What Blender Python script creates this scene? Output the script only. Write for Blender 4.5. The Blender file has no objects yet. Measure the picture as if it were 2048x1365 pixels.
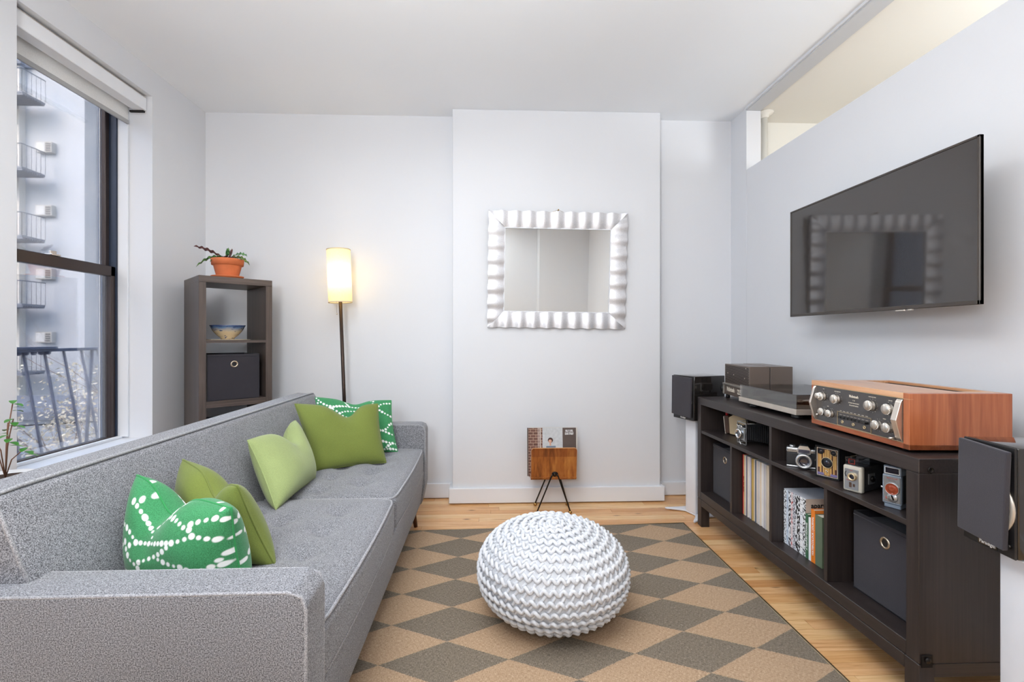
import bpy, bmesh, math, random
from math import sin, cos, pi, radians, sqrt
from mathutils import Vector, Matrix
import numpy as np
random.seed(7)
SC = bpy.context.scene
COL = SC.collection

# ---------------------------------------------------------------- camera, sky, lights, exposure
cd = bpy.data.cameras.new('camera')
cam = bpy.data.objects.new('camera', cd); COL.objects.link(cam)
cd.sensor_width = 36.0; cd.lens = 950 / 2048 * 36
cd.shift_x = 13 / 2048; cd.shift_y = -7.5 / 2048
cd.clip_start = .02; cd.clip_end = 300
cam.location = (0, 0, 1.14); cam.rotation_euler = (radians(90), 0, -math.atan(36 / 950))
SC.camera = cam
SC.view_settings.view_transform = 'Standard'; SC.view_settings.look = 'None'
SC.view_settings.exposure = 0.19; SC.view_settings.gamma = 1.0; SC.view_settings.use_curve_mapping = False
SC.cycles.use_denoising = True
SC.cycles.max_bounces = 10; SC.cycles.diffuse_bounces = 6; SC.cycles.transparent_max_bounces = 16
SC.cycles.caustics_reflective = False; SC.cycles.caustics_refractive = False
SC.cycles.sample_clamp_indirect = 6

W = bpy.data.worlds.new('world'); SC.world = W; W.use_nodes = True
wn = W.node_tree; wn.nodes.clear()
wo = wn.nodes.new('ShaderNodeOutputWorld'); wb = wn.nodes.new('ShaderNodeBackground'); ws = wn.nodes.new('ShaderNodeTexSky')
ws.sky_type = 'NISHITA'; ws.sun_disc = False; ws.sun_elevation = radians(38); ws.sun_rotation = radians(200)
ws.air_density = 1.0; ws.dust_density = 2.5
wb.inputs[1].default_value = 0.8
wn.links.new(ws.outputs[0], wb.inputs[0]); wn.links.new(wb.outputs[0], wo.inputs[0])

def light(name, kind, loc, energy, color=(1, 1, 1), size=None, sizey=None, target=None, angle=None, portal=False, radius=None, spread=None):
    l = bpy.data.lights.new(name, kind); l.energy = energy; l.color = color
    if kind == 'AREA':
        l.shape = 'RECTANGLE'; l.size = size; l.size_y = sizey or size
        if portal: l.cycles.is_portal = True
        if spread: l.spread = radians(spread)
    if angle is not None: l.angle = angle
    if radius is not None: l.shadow_soft_size = radius
    o = bpy.data.objects.new(name, l); COL.objects.link(o); o.location = loc
    if target is not None:
        o.rotation_euler = (Vector(target) - Vector(loc)).to_track_quat('-Z', 'Y').to_euler()
    return o
# daylight from the street side, very soft
light('daylight', 'SUN', (-8, 0, 9), 3.9, (.72, .85, 1.0), target=(-8 + .80, .18, 9 - .56), angle=radians(50))
# added soft lamp standing in for flash bounced off the ceiling, camera left
light('ceiling_bounce_key', 'AREA', (-.55, .1, 2.66), 16, (.95, .975, 1.0), size=.7, target=(-.3, 1.0, 0))
light('broad_ceiling_fill', 'AREA', (-.2, .95, 2.69), 40, (.95, .975, 1.0), size=2.4, sizey=1.8, target=(.0, .85, 0))  # added fill panel under the ceiling, brightens seats and floor from above
light('bounced_flash', 'AREA', (.0, .5, 1.80), 24, (.93, .965, 1.0), size=.6, target=(0, .5, 2.7), spread=150)
light('upward_flash', 'AREA', (-.50, -.6, 1.60), 25, (.93, .965, 1.0), size=.5, target=(-.15, 1.75, 2.7), spread=125)
light('rear_fill', 'AREA', (-.3, -1.5, 2.68), 20, (.94, .97, 1.0), size=1.0, target=(-.3, -1.5, 0))  # added lamp behind the viewer, brightens the walls the mirror reflects
light('next_room_fill', 'AREA', (3.2, 1.2, 1.9), 36, (.96, .98, 1.0), size=1.0, target=(2.6, 1.6, 3))  # added fill lamp, brightens the cream surfaces beyond the partition
for nm, yc in (('window_portal', 2.456), ('window_portal', .65)):
    light(nm, 'AREA', (-2.36, yc, 1.55), 1, size=.85, sizey=2.0, target=(0, yc, 1.55), portal=True)

# ---------------------------------------------------------------- helpers
def lin(c):
    c = [x / 255 if max(c) > 1.001 else x for x in c]
    return tuple((x / 12.92 if x <= .04045 else ((x + .055) / 1.055) ** 2.4) for x in c) + (1.0,)

def sl(*c): return lin(c)

class NT:
    def __init__(s, name):
        s.m = bpy.data.materials.new(name); s.m.use_nodes = True; s.t = s.m.node_tree; s.t.nodes.clear()
        s.out = s.n('ShaderNodeOutputMaterial')
    def n(s, typ, **kw):
        nd = s.t.nodes.new(typ)
        for k, v in kw.items(): setattr(nd, k, v)
        return nd
    def l(s, a, b): s.t.links.new(a, b)
    def put(s, v, sock):
        if isinstance(v, bpy.types.NodeSocket): s.l(v, sock)
        else: sock.default_value = v
    def coord(s, kind='Object', scale=None, rot=None):
        c = s.n('ShaderNodeTexCoord').outputs[kind] if kind != 'World' else s.n('ShaderNodeNewGeometry').outputs['Position']
        if scale is None and rot is None: return c
        mp = s.n('ShaderNodeMapping'); s.l(c, mp.inputs[0])
        if scale is not None: mp.inputs['Scale'].default_value = scale if hasattr(scale, '__len__') else (scale,) * 3
        if rot is not None: mp.inputs['Rotation'].default_value = rot
        return mp.outputs[0]
    def noise(s, vec, scale=5, detail=2, rough=.5, dist=0):
        nd = s.n('ShaderNodeTexNoise'); s.l(vec, nd.inputs['Vector'])
        nd.inputs['Scale'].default_value = scale; nd.inputs['Detail'].default_value = detail
        nd.inputs['Roughness'].default_value = rough; nd.inputs['Distortion'].default_value = dist
        return nd.outputs[0]
    def math(s, op, a, b=None, c=None):
        nd = s.n('ShaderNodeMath', operation=op); s.put(a, nd.inputs[0])
        if b is not None: s.put(b, nd.inputs[1])
        if c is not None: s.put(c, nd.inputs[2])
        return nd.outputs[0]
    def ramp(s, f, stops, interp='LINEAR'):
        r = s.n('ShaderNodeValToRGB'); s.put(f, r.inputs[0]); r.color_ramp.interpolation = interp
        e = r.color_ramp.elements
        while len(e) < len(stops): e.new(.5)
        for i, (p, c) in enumerate(stops): e[i].position = p; e[i].color = c
        return r.outputs[0]
    def mix(s, f, a, b, typ='MIX'):
        m = s.n('ShaderNodeMix', data_type='RGBA', blend_type=typ)
        s.put(f, m.inputs['Factor']); s.put(a, m.inputs['A']); s.put(b, m.inputs['B'])
        return m.outputs['Result']
    def bump(s, h, strength=.3, dist=.002):
        b = s.n('ShaderNodeBump'); b.inputs['Strength'].default_value = strength; b.inputs['Distance'].default_value = dist
        s.l(h, b.inputs['Height']); return b.outputs[0]
    def bsdf(s, color, rough=.5, metal=0, normal=None, spec=None, coat=0, sheen=0, aniso=0):
        p = s.n('ShaderNodeBsdfPrincipled'); s.put(color, p.inputs['Base Color']); s.put(rough, p.inputs['Roughness'])
        p.inputs['Metallic'].default_value = metal
        if spec is not None: p.inputs['Specular IOR Level'].default_value = spec
        p.inputs['Coat Weight'].default_value = coat
        if sheen: p.inputs['Sheen Weight'].default_value = sheen
        if aniso: p.inputs['Anisotropic'].default_value = aniso
        if normal is not None: s.l(normal, p.inputs['Normal'])
        s.l(p.outputs[0], s.out.inputs[0]); return p

def plain(name, col, rough=.5, metal=0, var=.06, vs=12, bump=0, bs=80, spec=None, coat=0):
    t = NT(name); c = t.coord()
    base = lin(col); n = t.noise(c, vs, 3)
    dk = tuple(x * (1 - var) for x in base[:3]) + (1,); lt = tuple(min(1, x * (1 + var)) for x in base[:3]) + (1,)
    colr = t.ramp(n, [(.3, dk), (.7, lt)])
    nm = t.bump(t.noise(c, bs, 3), bump, .002) if bump else None
    t.bsdf(colr, rough, metal, nm, spec, coat)
    return t.m

class B:
    """collects geometry, then links it as ONE mesh object"""
    def __init__(s): s.v = []; s.f = []; s.smooth = []; s.col = None
    def add(s, vs, fs, sm=False):
        o = len(s.v); s.v += [tuple(v) for v in vs]; s.f += [tuple(i + o for i in f) for f in fs]; s.smooth += [sm] * len(fs)
        return s
    def addbm(s, bm, sm=False, M=None):
        if M is not None: bmesh.ops.transform(bm, matrix=M, verts=bm.verts)
        bm.verts.ensure_lookup_table(); bm.verts.index_update()
        s.add([v.co[:] for v in bm.verts], [[v.index for v in f.verts] for f in bm.faces], sm); bm.free(); return s
    def box(s, x0, x1, y0, y1, z0, z1, bev=0, seg=2, M=None):
        if not bev:
            vs = [Vector((x, y, z)) for x in (x0, x1) for y in (y0, y1) for z in (z0, z1)]
            if M is not None: vs = [M @ v for v in vs]
            return s.add(vs, [(0, 1, 3, 2), (4, 6, 7, 5), (0, 4, 5, 1), (2, 3, 7, 6), (0, 2, 6, 4), (1, 5, 7, 3)])
        bm = bmesh.new(); bmesh.ops.create_cube(bm, size=1)
        for v in bm.verts: v.co = Vector(((x0 + x1) / 2 + v.co.x * (x1 - x0), (y0 + y1) / 2 + v.co.y * (y1 - y0), (z0 + z1) / 2 + v.co.z * (z1 - z0)))
        bmesh.ops.bevel(bm, geom=bm.edges[:], offset=bev, segments=seg, profile=.5, affect='EDGES')
        return s.addbm(bm, seg > 2, M)
    def tube(s, pts, r, n=8, closed=False, caps=True, sm=True):
        pts = [Vector(p) for p in pts]; m = len(pts); rs = r if hasattr(r, '__len__') else [r] * m
        vs = []; prev = None
        for i, p in enumerate(pts):
            a = pts[(i - 1) % m] if (closed or i > 0) else p; b = pts[(i + 1) % m] if (closed or i < m - 1) else p
            t = (b - a); t = t.normalized() if t.length > 1e-9 else Vector((0, 0, 1))
            if prev is None:
                u = t.cross(Vector((0, 0, 1)));
                if u.length < .05: u = t.cross(Vector((1, 0, 0)))
            else: u = prev - t * prev.dot(t)
            if u.length < 1e-6: u = t.orthogonal()
            u.normalize(); prev = u; w = t.cross(u)
            vs += [p + (u * cos(2 * pi * k / n) + w * sin(2 * pi * k / n)) * rs[i] for k in range(n)]
        fs = []
        for i in range(m if closed else m - 1):
            j = (i + 1) % m
            fs += [(i * n + k, i * n + (k + 1) % n, j * n + (k + 1) % n, j * n + k) for k in range(n)]
        s.add(vs, fs, sm)
        if caps and not closed:
            o = len(s.v) - len(vs)
            s.f.append(tuple(o + k for k in range(n))[::-1]); s.f.append(tuple(o + (m - 1) * n + k for k in range(n))); s.smooth += [False, False]
        return s
    def cyl(s, p0, p1, r0, r1=None, n=24, sm=True): return s.tube([p0, p1], [r0, r0 if r1 is None else r1], n, sm=sm)
    def lathe(s, prof, n=32, M=None, sm=True, closed=False):
        vs = []
        for (r, z) in prof:
            vs += [Vector((max(r, 1e-5) * cos(2 * pi * k / n), max(r, 1e-5) * sin(2 * pi * k / n), z)) for k in range(n)]
        if M is not None: vs = [M @ v for v in vs]
        fs = []
        for i in range(len(prof) - (0 if closed else 1)):
            j = (i + 1) % len(prof)
            fs += [(i * n + k, i * n + (k + 1) % n, j * n + (k + 1) % n, j * n + k) for k in range(n)]
        return s.add(vs, fs, sm)
    def sphere(s, c, r, n=16, sc=(1, 1, 1)):
        bm = bmesh.new(); bmesh.ops.create_uvsphere(bm, u_segments=n, v_segments=max(6, n // 2), radius=r)
        return s.addbm(bm, True, Matrix.Translation(c) @ Matrix.Diagonal((*sc, 1)))
    def prism(s, poly, d0, d1, axis='y', bev=0, seg=2, M=None, sm=False):
        """polygon in the plane across `axis`, extruded from d0 to d1"""
        def P(a, b, d): return {'y': (a, d, b), 'x': (d, a, b), 'z': (a, b, d)}[axis]
        bm = bmesh.new()
        v0 = [bm.verts.new(P(a, b, d0)) for a, b in poly]; v1 = [bm.verts.new(P(a, b, d1)) for a, b in poly]
        n = len(poly); bm.faces.new(v0); bm.faces.new(v1[::-1])
        for i in range(n): bm.faces.new((v0[i], v0[(i + 1) % n], v1[(i + 1) % n], v1[i]))
        bmesh.ops.recalc_face_normals(bm, faces=bm.faces[:])
        if bev: bmesh.ops.bevel(bm, geom=bm.edges[:], offset=bev, segments=seg, profile=.5, affect='EDGES')
        return s.addbm(bm, sm, M)
    def grid(s, fn, nu, nv, sm=True, closed_u=False):
        vs = [fn(i / nu, j / nv) for i in range(nu + (0 if closed_u else 1)) for j in range(nv + 1)]
        w = nv + 1; m = nu if closed_u else nu + 1; fs = []
        for i in range(nu):
            k = (i + 1) % m
            fs += [(i * w + j, k * w + j, k * w + j + 1, i * w + j + 1) for j in range(nv)]
        return s.add(vs, fs, sm)
    def make(s, name, mat, parent=None, world=False, fix=True):
        me = bpy.data.meshes.new(name)
        vs = s.v
        if parent is not None and world:
            MW_ = Matrix.Identity(4); q = parent
            while q is not None:
                MW_ = Matrix.Translation(q.location) @ q.rotation_euler.to_matrix().to_4x4() @ MW_; q = q.parent
            inv = MW_.inverted()
            vs = [inv @ Vector(v) for v in vs]
        me.from_pydata([tuple(v) for v in vs], [], s.f); me.materials.append(mat)
        me.polygons.foreach_set('use_smooth', s.smooth)
        if fix and len(s.f) < 60000:
            bm = bmesh.new(); bm.from_mesh(me); bmesh.ops.recalc_face_normals(bm, faces=bm.faces[:]); bm.to_mesh(me); bm.free()
        me.update()
        o = bpy.data.objects.new(name, me); COL.objects.link(o)
        if parent is not None: o.parent = parent
        return o

def tag(o, label=None, cat=None, group=None, kind=None):
    for k, v in (('label', label), ('category', cat), ('group', group), ('kind', kind)):
        if v: o[k] = v
    return o

def thing(name, label, cat, loc=(0, 0, 0), rz=0, group=None, rot=None):
    o = bpy.data.objects.new(name, None); COL.objects.link(o); o.empty_display_size = .05
    o.location = loc; o.rotation_euler = rot or (0, 0, rz)
    return tag(o, label, cat, group)

def dup(root, loc=None, rz=None, label=None, group=None):
    r = root.copy(); COL.objects.link(r)
    if loc is not None: r.location = loc
    if rz is not None: r.rotation_euler = (0, 0, rz)
    if label: r['label'] = label
    if group: r['group'] = group
    for ch in list(root.children):
        c = ch.copy(); COL.objects.link(c); c.parent = r
        for g in ch.children:
            d = g.copy(); COL.objects.link(d); d.parent = c
    return r

def text(s, size, mat, parent, loc, rot=(pi / 2, 0, 0), ext=.0003, name='lettering', align='CENTER', sx=1.0, bold=0.0):
    cu = bpy.data.curves.new(name, 'FONT'); cu.body = s; cu.size = size; cu.extrude = ext; cu.align_x = align; cu.align_y = 'CENTER'
    cu.offset = bold; cu.resolution_u = 2
    t = bpy.data.objects.new(name, cu); COL.objects.link(t)
    bpy.context.view_layer.update()
    dg = bpy.context.evaluated_depsgraph_get()
    me = bpy.data.meshes.new_from_object(t.evaluated_get(dg)); me.name = name
    bpy.data.objects.remove(t); bpy.data.curves.remove(cu)
    me.transform(Matrix.Translation(loc) @ Matrix.Rotation(rot[2], 4, 'Z') @ Matrix.Rotation(rot[1], 4, 'Y') @ Matrix.Rotation(rot[0], 4, 'X') @ Matrix.Diagonal((sx, 1, 1, 1)))
    me.materials.clear(); me.materials.append(mat)
    o = bpy.data.objects.new(name, me); COL.objects.link(o); o.parent = parent
    return o

def rbox(x0, x1, y0, y1, z0, z1, r, n=24, warp=None):
    """rounded box on a welded grid, optionally warped"""
    bm = bmesh.new(); bmesh.ops.create_cube(bm, size=2)
    bmesh.ops.subdivide_edges(bm, edges=bm.edges[:], cuts=n, use_grid_fill=True)
    c = Vector(((x0 + x1) / 2, (y0 + y1) / 2, (z0 + z1) / 2)); h = Vector(((x1 - x0) / 2, (y1 - y0) / 2, (z1 - z0) / 2))
    def e(t): return (1 if t > 0 else -1) * (1 - (1 - abs(t)) ** 1.7)
    for v in bm.verts:
        p = Vector((e(v.co.x) * h.x, e(v.co.y) * h.y, e(v.co.z) * h.z))
        rr = min(r, h.x, h.y, h.z)
        q = Vector((max(-h.x + rr, min(h.x - rr, p.x)), max(-h.y + rr, min(h.y - rr, p.y)), max(-h.z + rr, min(h.z - rr, p.z))))
        d = p - q
        p = q + d.normalized() * rr if d.length > 1e-9 else p
        p = c + p
        v.co = warp(p) if warp else p
    return bm

# ---------------------------------------------------------------- materials
def wall_mat(name, col, b=.12):
    t = NT(name); c = t.coord('World')
    n1 = t.noise(c, 2.2, 3); n2 = t.noise(c, 60, 3)
    base = lin(col); colr = t.mix(t.math('MULTIPLY', n1, .5), base, tuple(x * .96 for x in base[:3]) + (1,))
    h = t.math('ADD', t.math('MULTIPLY', n1, 3.0), t.math('MULTIPLY', n2, .35))
    t.bsdf(colr, .55, 0, t.bump(h, b, .006)); return t.m
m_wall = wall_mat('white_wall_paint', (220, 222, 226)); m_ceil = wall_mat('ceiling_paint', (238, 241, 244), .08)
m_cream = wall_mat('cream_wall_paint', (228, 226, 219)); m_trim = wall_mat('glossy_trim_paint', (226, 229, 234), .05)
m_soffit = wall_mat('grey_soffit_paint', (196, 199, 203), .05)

def wood_dark(name, axis, c0=(36, 30, 29), c1=(54, 46, 44), rough=.30):
    t = NT(name); sc = {'x': (3, 160, 160), 'y': (160, 3, 160), 'z': (160, 160, 3)}[axis]
    n = t.noise(t.coord('Object', sc), 1.0, 4, .6); n2 = t.noise(t.coord('Object', tuple(x * .25 for x in sc)), 1.0, 2)
    f = t.math('ADD', t.math('MULTIPLY', n, .7), t.math('MULTIPLY', n2, .3))
    colr = t.ramp(f, [(.35, lin(c0)), (.65, lin(c1))])
    t.bsdf(colr, t.math('ADD', t.math('MULTIPLY', n, .2), rough), 0, t.bump(n, .15, .001)); return t.m
m_dark = {a: wood_dark('espresso_wood_' + a, a) for a in 'xyz'}
m_bookc = {a: wood_dark('brown_black_wood_' + a, a, (62, 53, 49), (98, 86, 80)) for a in 'xyz'}

def wood_warm(name, axis, c0, c1, c2, s=70, rough=.3, coat=.2):
    t = NT(name); sc = {'x': (.05, 1, 1), 'y': (1, .05, 1), 'z': (1, 1, .05)}[axis]
    v = t.coord('Object', sc)
    n = t.noise(v, s, 4, .6); n2 = t.noise(v, s * .25, 3, .5, .6)
    f = t.math('ADD', t.math('MULTIPLY', n, .5), t.math('MULTIPLY', n2, .5))
    colr = t.ramp(f, [(.34, lin(c0)), (.5, lin(c1)), (.66, lin(c2))])
    t.bsdf(colr, rough, 0, t.bump(n, .1, .001), coat=coat); return t.m
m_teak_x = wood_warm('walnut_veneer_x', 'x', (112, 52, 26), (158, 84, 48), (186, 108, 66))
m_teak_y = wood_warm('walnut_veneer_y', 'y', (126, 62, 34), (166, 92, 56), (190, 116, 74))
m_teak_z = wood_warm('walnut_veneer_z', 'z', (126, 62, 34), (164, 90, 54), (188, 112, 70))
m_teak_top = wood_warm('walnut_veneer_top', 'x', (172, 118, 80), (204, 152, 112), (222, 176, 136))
m_zebra = wood_warm('striped_plywood', 'z', (92, 46, 14), (160, 92, 38), (196, 132, 62), 60, .35)
m_ply = plain('plywood_edge', (214, 160, 112), .5)

def plank_mat():
    t = NT('oak_floor_board'); P = t.coord('World')
    oi = t.n('ShaderNodeObjectInfo').outputs['Random']
    off = t.n('ShaderNodeCombineXYZ'); t.l(t.math('MULTIPLY', oi, 37.0), off.inputs[0]); t.l(t.math('MULTIPLY', oi, 91.0), off.inputs[1])
    va = t.n('ShaderNodeVectorMath', operation='ADD'); t.l(P, va.inputs[0]); t.l(off.outputs[0], va.inputs[1])
    mp = t.n('ShaderNodeMapping'); t.l(va.outputs[0], mp.inputs[0]); mp.inputs['Scale'].default_value = (1.2, 22, 1)
    g1 = t.noise(mp.outputs[0], 1.6, 5, .62, 1.2); g2 = t.noise(mp.outputs[0], 9, 4, .6)
    f = t.math('ADD', t.math('MULTIPLY', g1, .72), t.math('MULTIPLY', g2, .28))
    base = t.ramp(f, [(.28, sl(164, 116, 72)), (.42, sl(222, 182, 132)), (.56, sl(236, 200, 154)), (.72, sl(246, 220, 182))])
    tone = t.ramp(oi, [(0, sl(240, 214, 184)), (.2, sl(255, 246, 232)), (.45, sl(232, 198, 158)), (.7, sl(250, 230, 214)), (.88, sl(218, 178, 136))], 'CONSTANT')
    c = t.mix(.8, base, tone, 'MULTIPLY')
    vo = t.n('ShaderNodeTexVoronoi'); mk = t.n('ShaderNodeMapping'); t.l(va.outputs[0], mk.inputs[0]); mk.inputs['Scale'].default_value = (3.2, 9, 1)
    t.l(mk.outputs[0], vo.inputs['Vector']); vo.inputs['Scale'].default_value = 1.0
    kn = t.ramp(vo.outputs['Distance'], [(.03, sl(60, 32, 18)), (.10, sl(255, 255, 255))])
    c = t.mix(.75, c, kn, 'MULTIPLY')
    t.bsdf(c, .26, 0, t.bump(g2, .06, .001), coat=.15); return t.m
m_plank = plank_mat()
m_subfloor = plain('dark_subfloor', (52, 34, 22), .8)

def tweed(name, dark, lightc, sc=420, mid=.5, warm=None):
    t = NT(name); c = t.coord()
    n = t.noise(c, sc, 2, .6); n2 = t.noise(c, sc * .45, 2); n3 = t.noise(c, 3.0, 2)
    f = t.math('ADD', t.math('MULTIPLY', n, .6), t.math('MULTIPLY', n2, .4))
    col = t.ramp(f, [(.40, lin(dark)), (.5, tuple(a * .55 + b * .45 for a, b in zip(lin(dark), lin(lightc)))), (.60, lin(lightc))])
    col = t.mix(t.math('MULTIPLY', n3, .25), col, lin(dark))
    t.bsdf(col, .9, 0, t.bump(f, .6, .0015), spec=.2, sheen=.25); return t.m
m_sofa = tweed('grey_tweed', (44, 45, 50), (182, 183, 189), 780)
m_pipe = tweed('grey_piping', (104, 105, 110), (200, 200, 204), 900)

def linen(name, col, s=500):
    t = NT(name); c = t.coord(); base = lin(col)
    n = t.noise(c, s, 2); n2 = t.noise(c, 5, 3)
    f = t.math('ADD', t.math('MULTIPLY', n, .6), t.math('MULTIPLY', n2, .4))
    colr = t.ramp(f, [(.35, tuple(x * .82 for x in base[:3]) + (1,)), (.65, tuple(min(1, x * 1.12) for x in base[:3]) + (1,))])
    t.bsdf(colr, .88, 0, t.bump(n, .35, .001), spec=.2, sheen=.2); return t.m
m_olive = linen('olive_linen', (112, 124, 58)); m_lime = linen('light_green_linen', (152, 166, 110))
m_emer = linen('emerald_linen', (52, 142, 82))
def dotty():
    t = NT('emerald_dot_print'); c = t.coord(); n = t.noise(c, 500, 2)
    a = t.n('ShaderNodeAttribute', attribute_name='dots').outputs['Fac']
    g = t.ramp(n, [(.35, sl(48, 118, 72)), (.65, sl(70, 148, 98))])
    col = t.mix(t.math('MULTIPLY', a, 1.0), g, sl(240, 242, 240))
    t.bsdf(col, .88, 0, t.bump(n, .3, .001), spec=.2, sheen=.2); return t.m
m_dots = dotty()

def rug_mat():
    t = NT('diamond_rug_weave'); c = t.coord()
    sp = t.n('ShaderNodeSeparateXYZ'); t.l(c, sp.inputs[0])
    x = t.math('DIVIDE', t.math('SUBTRACT', sp.outputs[0], -.15), .2257)
    yy = t.math('SUBTRACT', sp.outputs[1], t.math('MULTIPLY', sp.outputs[0], .03))
    y = t.math('DIVIDE', t.math('SUBTRACT', yy, 2.572), .1135)
    wob = t.math('MULTIPLY', t.math('SUBTRACT', t.noise(c, 240, 1), .5), .05)
    a = t.math('ROUND', t.math('ADD', t.math('MULTIPLY', t.math('ADD', x, y), .5), wob)); b = t.math('ROUND', t.math('ADD', t.math('MULTIPLY', t.math('SUBTRACT', x, y), .5), wob))
    par = t.math('ABSOLUTE', t.math('MODULO', t.math('ADD', a, b), 2.0))
    wv = t.noise(t.coord('Object', (620, 90, 1)), 1, 2, .7); wx = t.noise(t.coord('Object', (90, 620, 1)), 1, 2, .7)
    w = t.math('ADD', t.math('MULTIPLY', wv, .5), t.math('MULTIPLY', wx, .5))
    dark = t.ramp(w, [(.36, sl(84, 76, 66)), (.5, sl(124, 113, 99)), (.62, sl(158, 147, 132))])
    lt = t.ramp(w, [(.36, sl(140, 112, 86)), (.5, sl(178, 150, 122)), (.62, sl(204, 180, 152))])
    col = t.mix(par, dark, lt)
    t.bsdf(col, .92, 0, t.bump(w, .5, .002), spec=.15); return t.m
m_rug = rug_mat(); m_bind = plain('rug_binding', (206, 186, 150), .9, bump=.3, bs=300)

m_white = plain('white_satin', (236, 238, 242), .35, var=.02); m_whitem = plain('white_powder_coat', (228, 231, 237), .4, var=.02)
m_black = plain('black_satin', (24, 23, 24), .4, var=.1); m_gloss = plain('piano_black', (30, 27, 26), .08, var=.05, coat=.6)
m_blackm = plain('black_metal', (34, 31, 30), .35, .6); m_bronze = plain('dark_bronze', (64, 52, 46), .35, .8)
m_chrome = plain('chrome', (225, 225, 225), .12, 1, var=.02); m_alu = plain('brushed_aluminium', (222, 214, 204), .32, .9, var=.05, vs=30)
m_brass = plain('brass', (176, 138, 82), .25, 1); m_screen = plain('tv_screen', (46, 41, 38), .05, var=.02, spec=.9)
m_bezel = plain('tv_bezel', (70, 64, 60), .35, .3)
m_cloth = linen('black_box_fabric', (52, 50, 56)); m_grille = linen('speaker_grille_cloth', (62, 60, 66), 900)
m_grommet = plain('grommet', (190, 176, 156), .25, .9); m_terra = plain('terracotta', (206, 112, 66), .75, var=.12, bump=.15, bs=60)
m_soil = plain('potting_soil', (58, 40, 30), .95, bump=.6, bs=60); m_stem = plain('plant_stem', (120, 84, 66), .6)
m_knit = plain('white_cotton_yarn', (214, 216, 220), .85, var=.03, bump=.35, bs=260, spec=.2)
m_knitb = plain('pouf_lining', (196, 198, 202), .95)
m_blue_frame = plain('dark_blue_window_frame', (48, 58, 76), .35, .3); m_brown_frame = plain('bronze_window_frame', (62, 52, 50), .35, .3)
m_storm = plain('blue_storm_frame', (82, 108, 146), .45)
m_legwood = plain('walnut_leg', (84, 48, 30), .4)
m_txt = plain('cream_print', (226, 216, 200), .5); m_txtk = plain('black_print', (24, 22, 22), .6)
m_txtw = plain('white_print', (240, 240, 240), .5); m_red = plain('red_print', (196, 60, 44), .5); m_txtg = plain('grey_print', (90, 92, 100), .5)

def glass(name, tint=(1, 1, 1), gloss=.06, rough=.02):
    t = NT(name); tr = t.n('ShaderNodeBsdfTransparent'); tr.inputs[0].default_value = (*tint, 1)
    gl = t.n('ShaderNodeBsdfGlossy'); gl.inputs['Roughness'].default_value = rough
    fr = t.n('ShaderNodeFresnel'); fr.inputs[0].default_value = 1.45
    f = t.math('ADD', t.math('MULTIPLY', fr.outputs[0], .8), gloss * .2)
    mx = t.n('ShaderNodeMixShader'); t.l(f, mx.inputs[0]); t.l(tr.outputs[0], mx.inputs[1]); t.l(gl.outputs[0], mx.inputs[2])
    t.l(mx.outputs[0], t.out.inputs[0]); return t.m
m_glass = glass('window_glass', (.97, .98, 1), 0); m_acryl = glass('smoky_acrylic', (.93, .92, .90), .5); m_lens = plain('dark_lens_glass', (30, 28, 40), .04, coat=1)
m_plast = glass('clear_plastic', (.86, .9, .93), .5)

# ---------------------------------------------------------------- room shell
H = 2.705; XL, XR, YB, YN = -1.96, 1.765, 3.38, -2.3
def st(o, label=None): return tag(o, label, None, None, 'structure')
WIN = [(2.055, 2.857), (.25, 1.052)]; WZ0, WZ1 = .54, 2.55
b = B(); X0 = XL - .28
b.box(X0, XL, YN, YB + .1, -.15, WZ0); b.box(X0, XL, YN, YB + .1, WZ1, H)
b.box(X0, XL, YN, WIN[1][0], WZ0, WZ1); b.box(X0, XL, WIN[1][1], WIN[0][0], WZ0, WZ1); b.box(X0, XL, WIN[0][1], YB + .1, WZ0, WZ1)
st(b.make('wall_left', m_wall), 'white plaster wall with the windows')
st(B().box(XL, XR + .12, YB, YB + .12, -.15, H).make('wall_back', m_wall), 'white plaster back wall')
st(B().box(-.24, 1.202, 3.262, YB, 0, H, .004, 1).make('wall_chimney_breast', m_wall), 'white chimney breast standing proud of the back wall')
b = B(); b.box(XR, XR + .1, 1.2, 3.176, -.15, 2.285, .003, 1); b.box(XR, XR + .1, YN, 1.2, -.15, H); b.box(XR, XR + .1, 3.176, YB, -.15, H)
wr = st(b.make('wall_right', m_wall), 'white partition wall open along its top')
B().cyl((XR - .004, 2.19, 1.757), (XR + .002, 2.19, 1.757), .007, n=12).make('wall_plug', m_alu, wr)
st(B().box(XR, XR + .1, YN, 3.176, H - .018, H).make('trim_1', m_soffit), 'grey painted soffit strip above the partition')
st(B().box(XR - .012, XR, YN, 3.176, H - .012, H).make('trim_2', m_trim), 'narrow white bead along the soffit')
st(B().box(X0, 4.3, YN, YB + .12, H, H + .15).make('ceiling', m_ceil), 'flat white ceiling')
st(B().box(XR + .1, 4.3, YN, YB + .12, H - .003, H + .01).make('ceiling_next_room', m_cream), 'cream ceiling of the next room')
b = B(); b.box(X0, XR, YN - .12, YN, -.15, H); b.box(.9, XR, YN, YN + .45, 0, H)
st(b.make('wall_rear', m_wall), 'white wall behind the viewer')
st(B().box(XR + .1, 4.3, YB, YB + .12, -.15, H).make('wall_next_room_back', m_cream)); st(B().box(4.2, 4.3, YN, YB, -.15, H).make('wall_next_room_right', m_cream))
st(B().box(XR, 4.3, YN - .12, YN, -.15, H).make('wall_next_room_rear', m_cream))

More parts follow.
